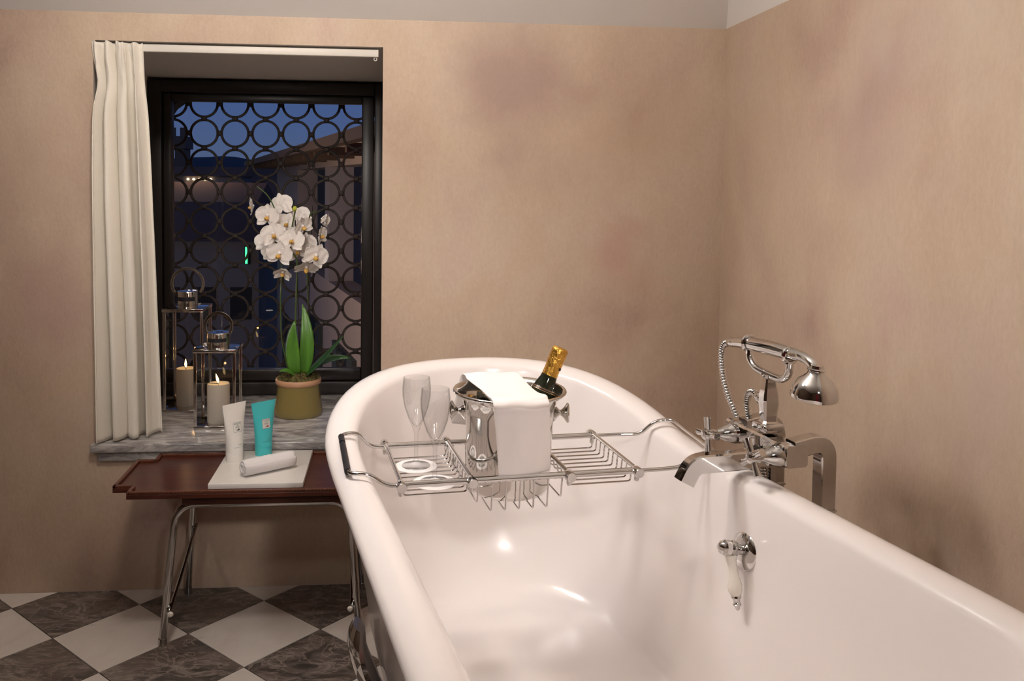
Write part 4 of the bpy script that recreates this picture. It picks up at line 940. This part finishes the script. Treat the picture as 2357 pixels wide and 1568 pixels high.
# ================================================================== CURTAIN + TRACK
def curtain():
    t = thing('curtain', (-0.765, 2.55, SZ), 'cream linen curtain gathered at the left side of the window recess', 'curtain')
    nu, nv = 200, 90; V, Fc = [], []
    folds = [(0.00, 0.0), (0.10, 1.0), (0.20, -0.75), (0.33, 1.0), (0.42, -0.9), (0.56, 0.85), (0.64, 0.35), (0.74, -0.95), (0.86, 0.9), (0.94, -0.5), (1.0, -0.2)]
    def prof(u):
        for (a, x), (b, y) in zip(folds, folds[1:]):
            if a <= u <= b: k = (u - a) / (b - a); k = k * k * (3 - 2 * k); return x + (y - x) * k
        return 0
    for j in range(nv + 1):
        s = j / nv; z = 1.562 + (SZ + 0.004 - 1.562) * s
        e_ = 1 - math.exp(-s * 7); pinch = math.exp(-((s - 0.10) / 0.05) ** 2); head = math.exp(-(s / 0.05) ** 2)
        xl, xr = -0.834 + 0.012 * pinch + 0.006 * s, -0.700 - 0.004 * pinch + 0.030 * s ** 0.8
        for i in range(nu + 1):
            u_ = i / nu; uu = min(1, max(0, u_ + 0.035 * math.sin(2.4 * s + 5 * u_) * e_ + 0.02 * noise.noise(Vector((u_ * 3, s * 2.2, 7)))))
            amp = (0.010 + 0.022 * e_) * (1 - 0.35 * pinch)
            f = prof(uu)
            x = xl + (xr - xl) * u_ + 0.006 * math.sin(2 * PI * 5.2 * uu + 1.2) * (0.4 + e_) * math.sin(PI * min(0.5, u_ * 5, (1 - u_) * 5))
            y = 2.528 + 0.075 * (0.1 + 0.9 * s) * u_ - amp * f + 0.0035 * noise.noise(Vector((u_ * 8, s * 6, 1))) - 0.004 * head
            y += (0.006 * noise.noise(Vector((u_ * 26, s * 30, 5)))) * math.exp(-(s / 0.10) ** 2)
            zz = z + (0.010 * noise.noise(Vector((u_ * 11, 0, 3))) - 0.004) * head + (0.0 if s < 0.97 else 0.006 * abs(noise.noise(Vector((u_ * 7, 1, 2)))))
            V.append((x, y, min(zz, 1.566)))
    for j in range(nv):
        for i in range(nu): a = j * (nu + 1) + i; Fc.append((a, a + 1, a + nu + 2, a + nu + 1))
    o = mesh('drape', V, Fc, M_CURT, t); md = o.modifiers.new('thick', 'SOLIDIFY'); md.thickness = 0.002
curtain()
trk = thing('curtain_track', (-0.43, 2.54, 1.55), 'white enamelled curtain track across the top of the window recess', 'curtain track')
box('track_bar', -0.815, -0.043, 2.540, 2.560, 1.536, 1.557, M_TRACK, trk, 0.002)
sweep('end_glide', ring_pts(Vector((-0.052, 2.548, 1.5305)), Vector((0, 1, 0)), 0.0042, 14), M_TRACK, trk, 0.0013, 6, closed=True)

# ================================================================== IRON GRILLE OUTSIDE
GY = 3.215
gr = thing('window_grille', (-0.43, GY, 0.43), 'wrought iron grille of linked rings outside the window glass', 'grille')
px_, pz_ = 0.1085, 0.1055
ringme = None
for r in range(11):
    for c in range(8):
        x, z = -0.783 + px_ * c, 1.452 - pz_ * r
        if x > -0.03: continue
        if ringme is None:
            o = sweep('ring', ring_pts(gr.location.copy(), Vector((0, 1, 0)), 0.0475, 28), M_IRON, gr, section=rsq(0.007, 0.009, 0.0015), closed=True); ringme = o.data
        else: o = put(bpy.data.objects.new('ring', ringme), gr)
        o.location = Vector((x, GY, z)) - gr.location
clipme = None
for r in range(11):
    for c in range(8):
        x, z = -0.783 + px_ * c, 1.452 - pz_ * r
        for dx, dz, a in ((px_ / 2, 0, 0), (0, -pz_ / 2, PI / 2)):
            if x + dx > -0.035 or z + dz < 0.40: continue
            if clipme is None:
                o = box('ring_clip', gr.location.x - 0.0085, gr.location.x + 0.0085, gr.location.y - 0.008, gr.location.y + 0.008, gr.location.z - 0.0095, gr.location.z + 0.0095, M_IRON, gr, 0.003); clipme = o.data
            else: o = put(bpy.data.objects.new('ring_clip', clipme), gr)
            o.location = Vector((x + dx, GY, z + dz)) - gr.location; o.rotation_euler = (0, a, 0)

# ================================================================== TOWN OUTSIDE
M_HWALL = principled('ochre_house_render', (0.42, 0.33, 0.28), 0.9)
M_HWALL2 = principled('grey_house_render', (0.26, 0.23, 0.22), 0.9)
M_HWALL3 = principled('pale_house_render', (0.36, 0.31, 0.30), 0.9)
M_ROOF = principled('terracotta_roof', (0.16, 0.085, 0.06), 0.9)
M_EAVE = principled('dark_eave_wood', (0.10, 0.065, 0.045), 0.8)
M_VOID = principled('dark_opening', (0.008, 0.008, 0.010), 0.6)
M_SHUT = principled('green_grey_shutter', (0.05, 0.06, 0.055), 0.7)
M_STONE = principled('tower_stone', (0.16, 0.12, 0.10), 0.9)
M_HILL = principled('dusk_hill', (0.045, 0.065, 0.10), 1.0)
M_GROUND = principled('dark_street', (0.03, 0.03, 0.032), 0.9)
M_LAMPW = principled('warm_lamp', (0, 0, 0), 0.5, emis=(1.0, 0.72, 0.42), estr=6)
M_LAMPG = principled('green_neon', (0, 0, 0), 0.5, emis=(0.05, 1.0, 0.25), estr=3)
GZ = -8.5
struct(mesh('ground', [(-400, 3.5, GZ), (400, 3.5, GZ), (400, 600, GZ), (-400, 600, GZ)], [(0, 1, 2, 3)], M_GROUND, None, False))
# hills
V, Fc = [], []; nx = 60
for j in range(5):
    for i in range(nx + 1):
        x = -220 + 320 * i / nx; k = j / 4
        V.append((x, 250 + 120 * k, GZ + (18.5 + 4.0 * noise.noise(Vector((x * 0.02, 0, 0))) + 1.5 * noise.noise(Vector((x * 0.08, 3, 0)))) * math.sin(k * PI / 2)))
for j in range(4):
    for i in range(nx): a = j * (nx + 1) + i; Fc.append((a, a + 1, a + nx + 2, a + nx + 1))
struct(mesh('hillside', V, Fc, M_HILL))
# neighbour house on the right: eave running away along dirv
nA, nB = Vector((1.11, 4.63, 0)), Vector((-2.89, 21.9, 0)); dv = (nB - nA).normalized(); nv_ = Vector((dv.y, -dv.x, 0))   # nv_ points right (into the house)
hse = thing('neighbour_house', tuple(nA + Vector((0, 0, GZ))), 'ochre rendered house with deep wooden eaves across the lane', 'house')
LH = (nB - nA).length; ZE = 1.50
def hp_(s, d, z): return nA + dv * s + nv_ * d + EZ * z
def hbox(name, s0, s1, d0, d1, z0, z1, mat, parent): 
    V = [hp_(s, d, z) for z in (z0, z1) for s, d in ((s0, d0), (s1, d0), (s1, d1), (s0, d1))]
    return mesh(name, V, [(0, 3, 2, 1), (4, 5, 6, 7), (0, 1, 5, 4), (1, 2, 6, 5), (2, 3, 7, 6), (3, 0, 4, 7)], mat, parent, False)
# wall with a loggia opening
so0, so1, zo0, zo1 = 6.9, 13.6, -0.4, 1.42
hbox('wall_panel', 0, so0, 0.05, 0.45, GZ, ZE + 0.4, M_HWALL, hse); hbox('wall_panel', so1, LH, 0.05, 0.45, GZ, ZE + 0.4, M_HWALL, hse)
hbox('wall_panel', so0, so1, 0.05, 0.45, GZ, zo0, M_HWALL, hse); hbox('lintel', so0, so1, 0.05, 0.45, zo1, ZE + 0.4, M_HWALL, hse)
hbox('end_wall', LH - 0.4, LH, 0.45, 6, GZ, ZE + 0.4, M_HWALL, hse)
hbox('loggia_back', so0 - 0.5, so1 + 0.5, 2.2, 2.4, zo0 - 0.3, ZE, M_HWALL2, hse)
hbox('pillar', 9.6, 10.0, 0.05, 0.45, zo0, zo1, M_HWALL3, hse)
hbox('window_void', 10.6, 12.6, 2.15, 2.2, zo0, 1.0, M_VOID, hse); hbox('window_void', 7.4, 9.0, 2.15, 2.2, zo0, 0.8, M_VOID, hse)
V = [hp_(-1, -0.55, ZE + 0.10), hp_(LH + 0.9, -0.55, ZE + 0.10), hp_(LH + 0.9, 6, ZE + 2.4), hp_(-1, 6, ZE + 2.4)]; V += [v_ + EZ * 0.09 for v_ in V]
mesh('roof', V, [(0, 3, 2, 1), (4, 5, 6, 7), (0, 1, 5, 4), (1, 2, 6, 5), (2, 3, 7, 6), (3, 0, 4, 7)], M_ROOF, hse, False)
hbox('gutter', -1, LH + 0.9, -0.68, -0.55, ZE + 0.06, ZE + 0.17, M_EAVE, hse)
for k in range(16):
    s_ = 0.2 + (LH + 0.3) * k / 15; hbox('eave_beam', s_, s_ + 0.12, -0.48, 0.05, ZE + 0.0, ZE + 0.10, M_EAVE, hse)
for s_, z0, z1 in ((2.2, -1.1, 0.4), (4.4, -1.1, 0.4), (7.6, -2.6, -1.2), (10.6, -2.6, -1.2), (14.6, -0.6, 0.8), (2.6, -3.6, -2.2), (5.2, -4.6, -3.2), (8.4, -5.2, -3.8), (14.6, -3.2, -1.8)):
    wv = hbox('window', s_, s_ + 0.8, 0.0, 0.06, z0, z1, M_VOID, hse); hbox('shutter', s_ - 0.42, s_ - 0.02, -0.02, 0.05, z0, z1, M_SHUT, wv); hbox('shutter', s_ + 0.82, s_ + 1.22, -0.02, 0.05, z0, z1, M_SHUT, wv)
# canopy with ribbed roof low on the right
# bell tower with battlements
TXc, TYc = -14.75, 60.0
tw = thing('bell_tower', (TXc, TYc, GZ), 'distant medieval stone tower with battlements seen through the grille', 'tower')
for x0, x1 in ((-1.05, -0.45), (0.45, 1.05)): box('belfry_pier', TXc + x0, TXc + x1, TYc - 0.9, TYc + 0.9, 1.9, 3.3, M_STONE, tw)
box('tower_shaft', TXc - 1.05, TXc + 1.05, TYc - 1, TYc + 1, GZ, 1.9, M_STONE, tw)
box('belfry_head', TXc - 1.2, TXc + 1.2, TYc - 1.1, TYc + 1.1, 3.3, 4.1, M_STONE, tw)
for k in range(4): box('merlon', TXc - 1.2 + 0.68 * k, TXc - 1.2 + 0.68 * k + 0.36, TYc - 1.1, TYc - 0.8, 4.1, 4.65, M_STONE, tw)
# roofs of the town
def house(x, y, w, d, zt, wall, label, nwin=3, lit=()):
    t = thing('town_house', (x, y, GZ), label, 'house', 'houses of the town below the window')
    box('house_wall', x - w / 2, x + w / 2, y, y + d, GZ, zt, wall, t)
    V = [(x - w / 2 - 0.2, y - 0.3, zt - 0.05), (x + w / 2 + 0.2, y - 0.3, zt - 0.05), (x + w / 2 + 0.2, y + d / 2, zt + d * 0.14), (x - w / 2 - 0.2, y + d / 2, zt + d * 0.14), (x + w / 2 + 0.2, y + d + 0.3, zt - 0.05), (x - w / 2 - 0.2, y + d + 0.3, zt - 0.05)]
    mesh('roof', V, [(0, 1, 2, 3), (3, 2, 4, 5), (0, 3, 5), (1, 4, 2)], M_ROOF, t, False)
    for r in range(2):
        for k in range(nwin):
            wx = x - w / 2 + w * (k + 0.5) / nwin; wz = zt - 1.2 - 2.3 * r
            box('window', wx - w * 0.10, wx + w * 0.10, y - 0.05, y + 0.02, wz - 0.8, wz, M_LAMPW if (r, k) in lit else M_VOID, t)
    return t
house(-4.6, 22, 2.6, 6, -0.25, M_HWALL2, 'grey house with the green neon sign, dark behind the lanterns')
house(-6.6, 30, 3.4, 7, 0.15, M_HWALL3, 'pale house with tiled roof left of the lane, below the distant tower')
far = house(-9.4, 42, 4.6, 3, 1.45, M_HWALL2, 'far grey house with a row of warm lamps under its roof')
house(-7.0, 54, 4.0, 8, 1.2, M_HWALL3, 'far pale house on the skyline in front of the hill')
house(-12.4, 50, 4.0, 6, 0.9, M_HWALL, 'far ochre house at the foot of the distant tower')
house(-4.6, 39, 2.4, 7, 0.35, M_HWALL, 'ochre house in the middle distance left of the deep eaves')
house(-2.9, 30, 1.6, 5, -0.2, M_HWALL3, 'narrow pale house squeezed beside the ochre neighbour house')
for k in range(5):
    x = -9.55 + 0.26 * k
    lathe('wall_lamp', [(0, -0.05), (0.05, -0.03), (0.06, 0.0), (0.04, 0.04), (0, 0.05)], M_LAMPW, far, (x, 41.95, 1.25), (0, 0, 1), 8)
sg = thing('neon_sign', (-3.55, 21.75, -0.85), 'narrow upright green neon sign glowing on the dark grey house', 'sign')
box('sign_case', -3.61, -3.51, 21.75, 22.0, -0.86, -0.41, M_VOID, sg); box('sign_face', -3.585, -3.535, 21.73, 21.75, -0.84, -0.43, M_LAMPG, sg)
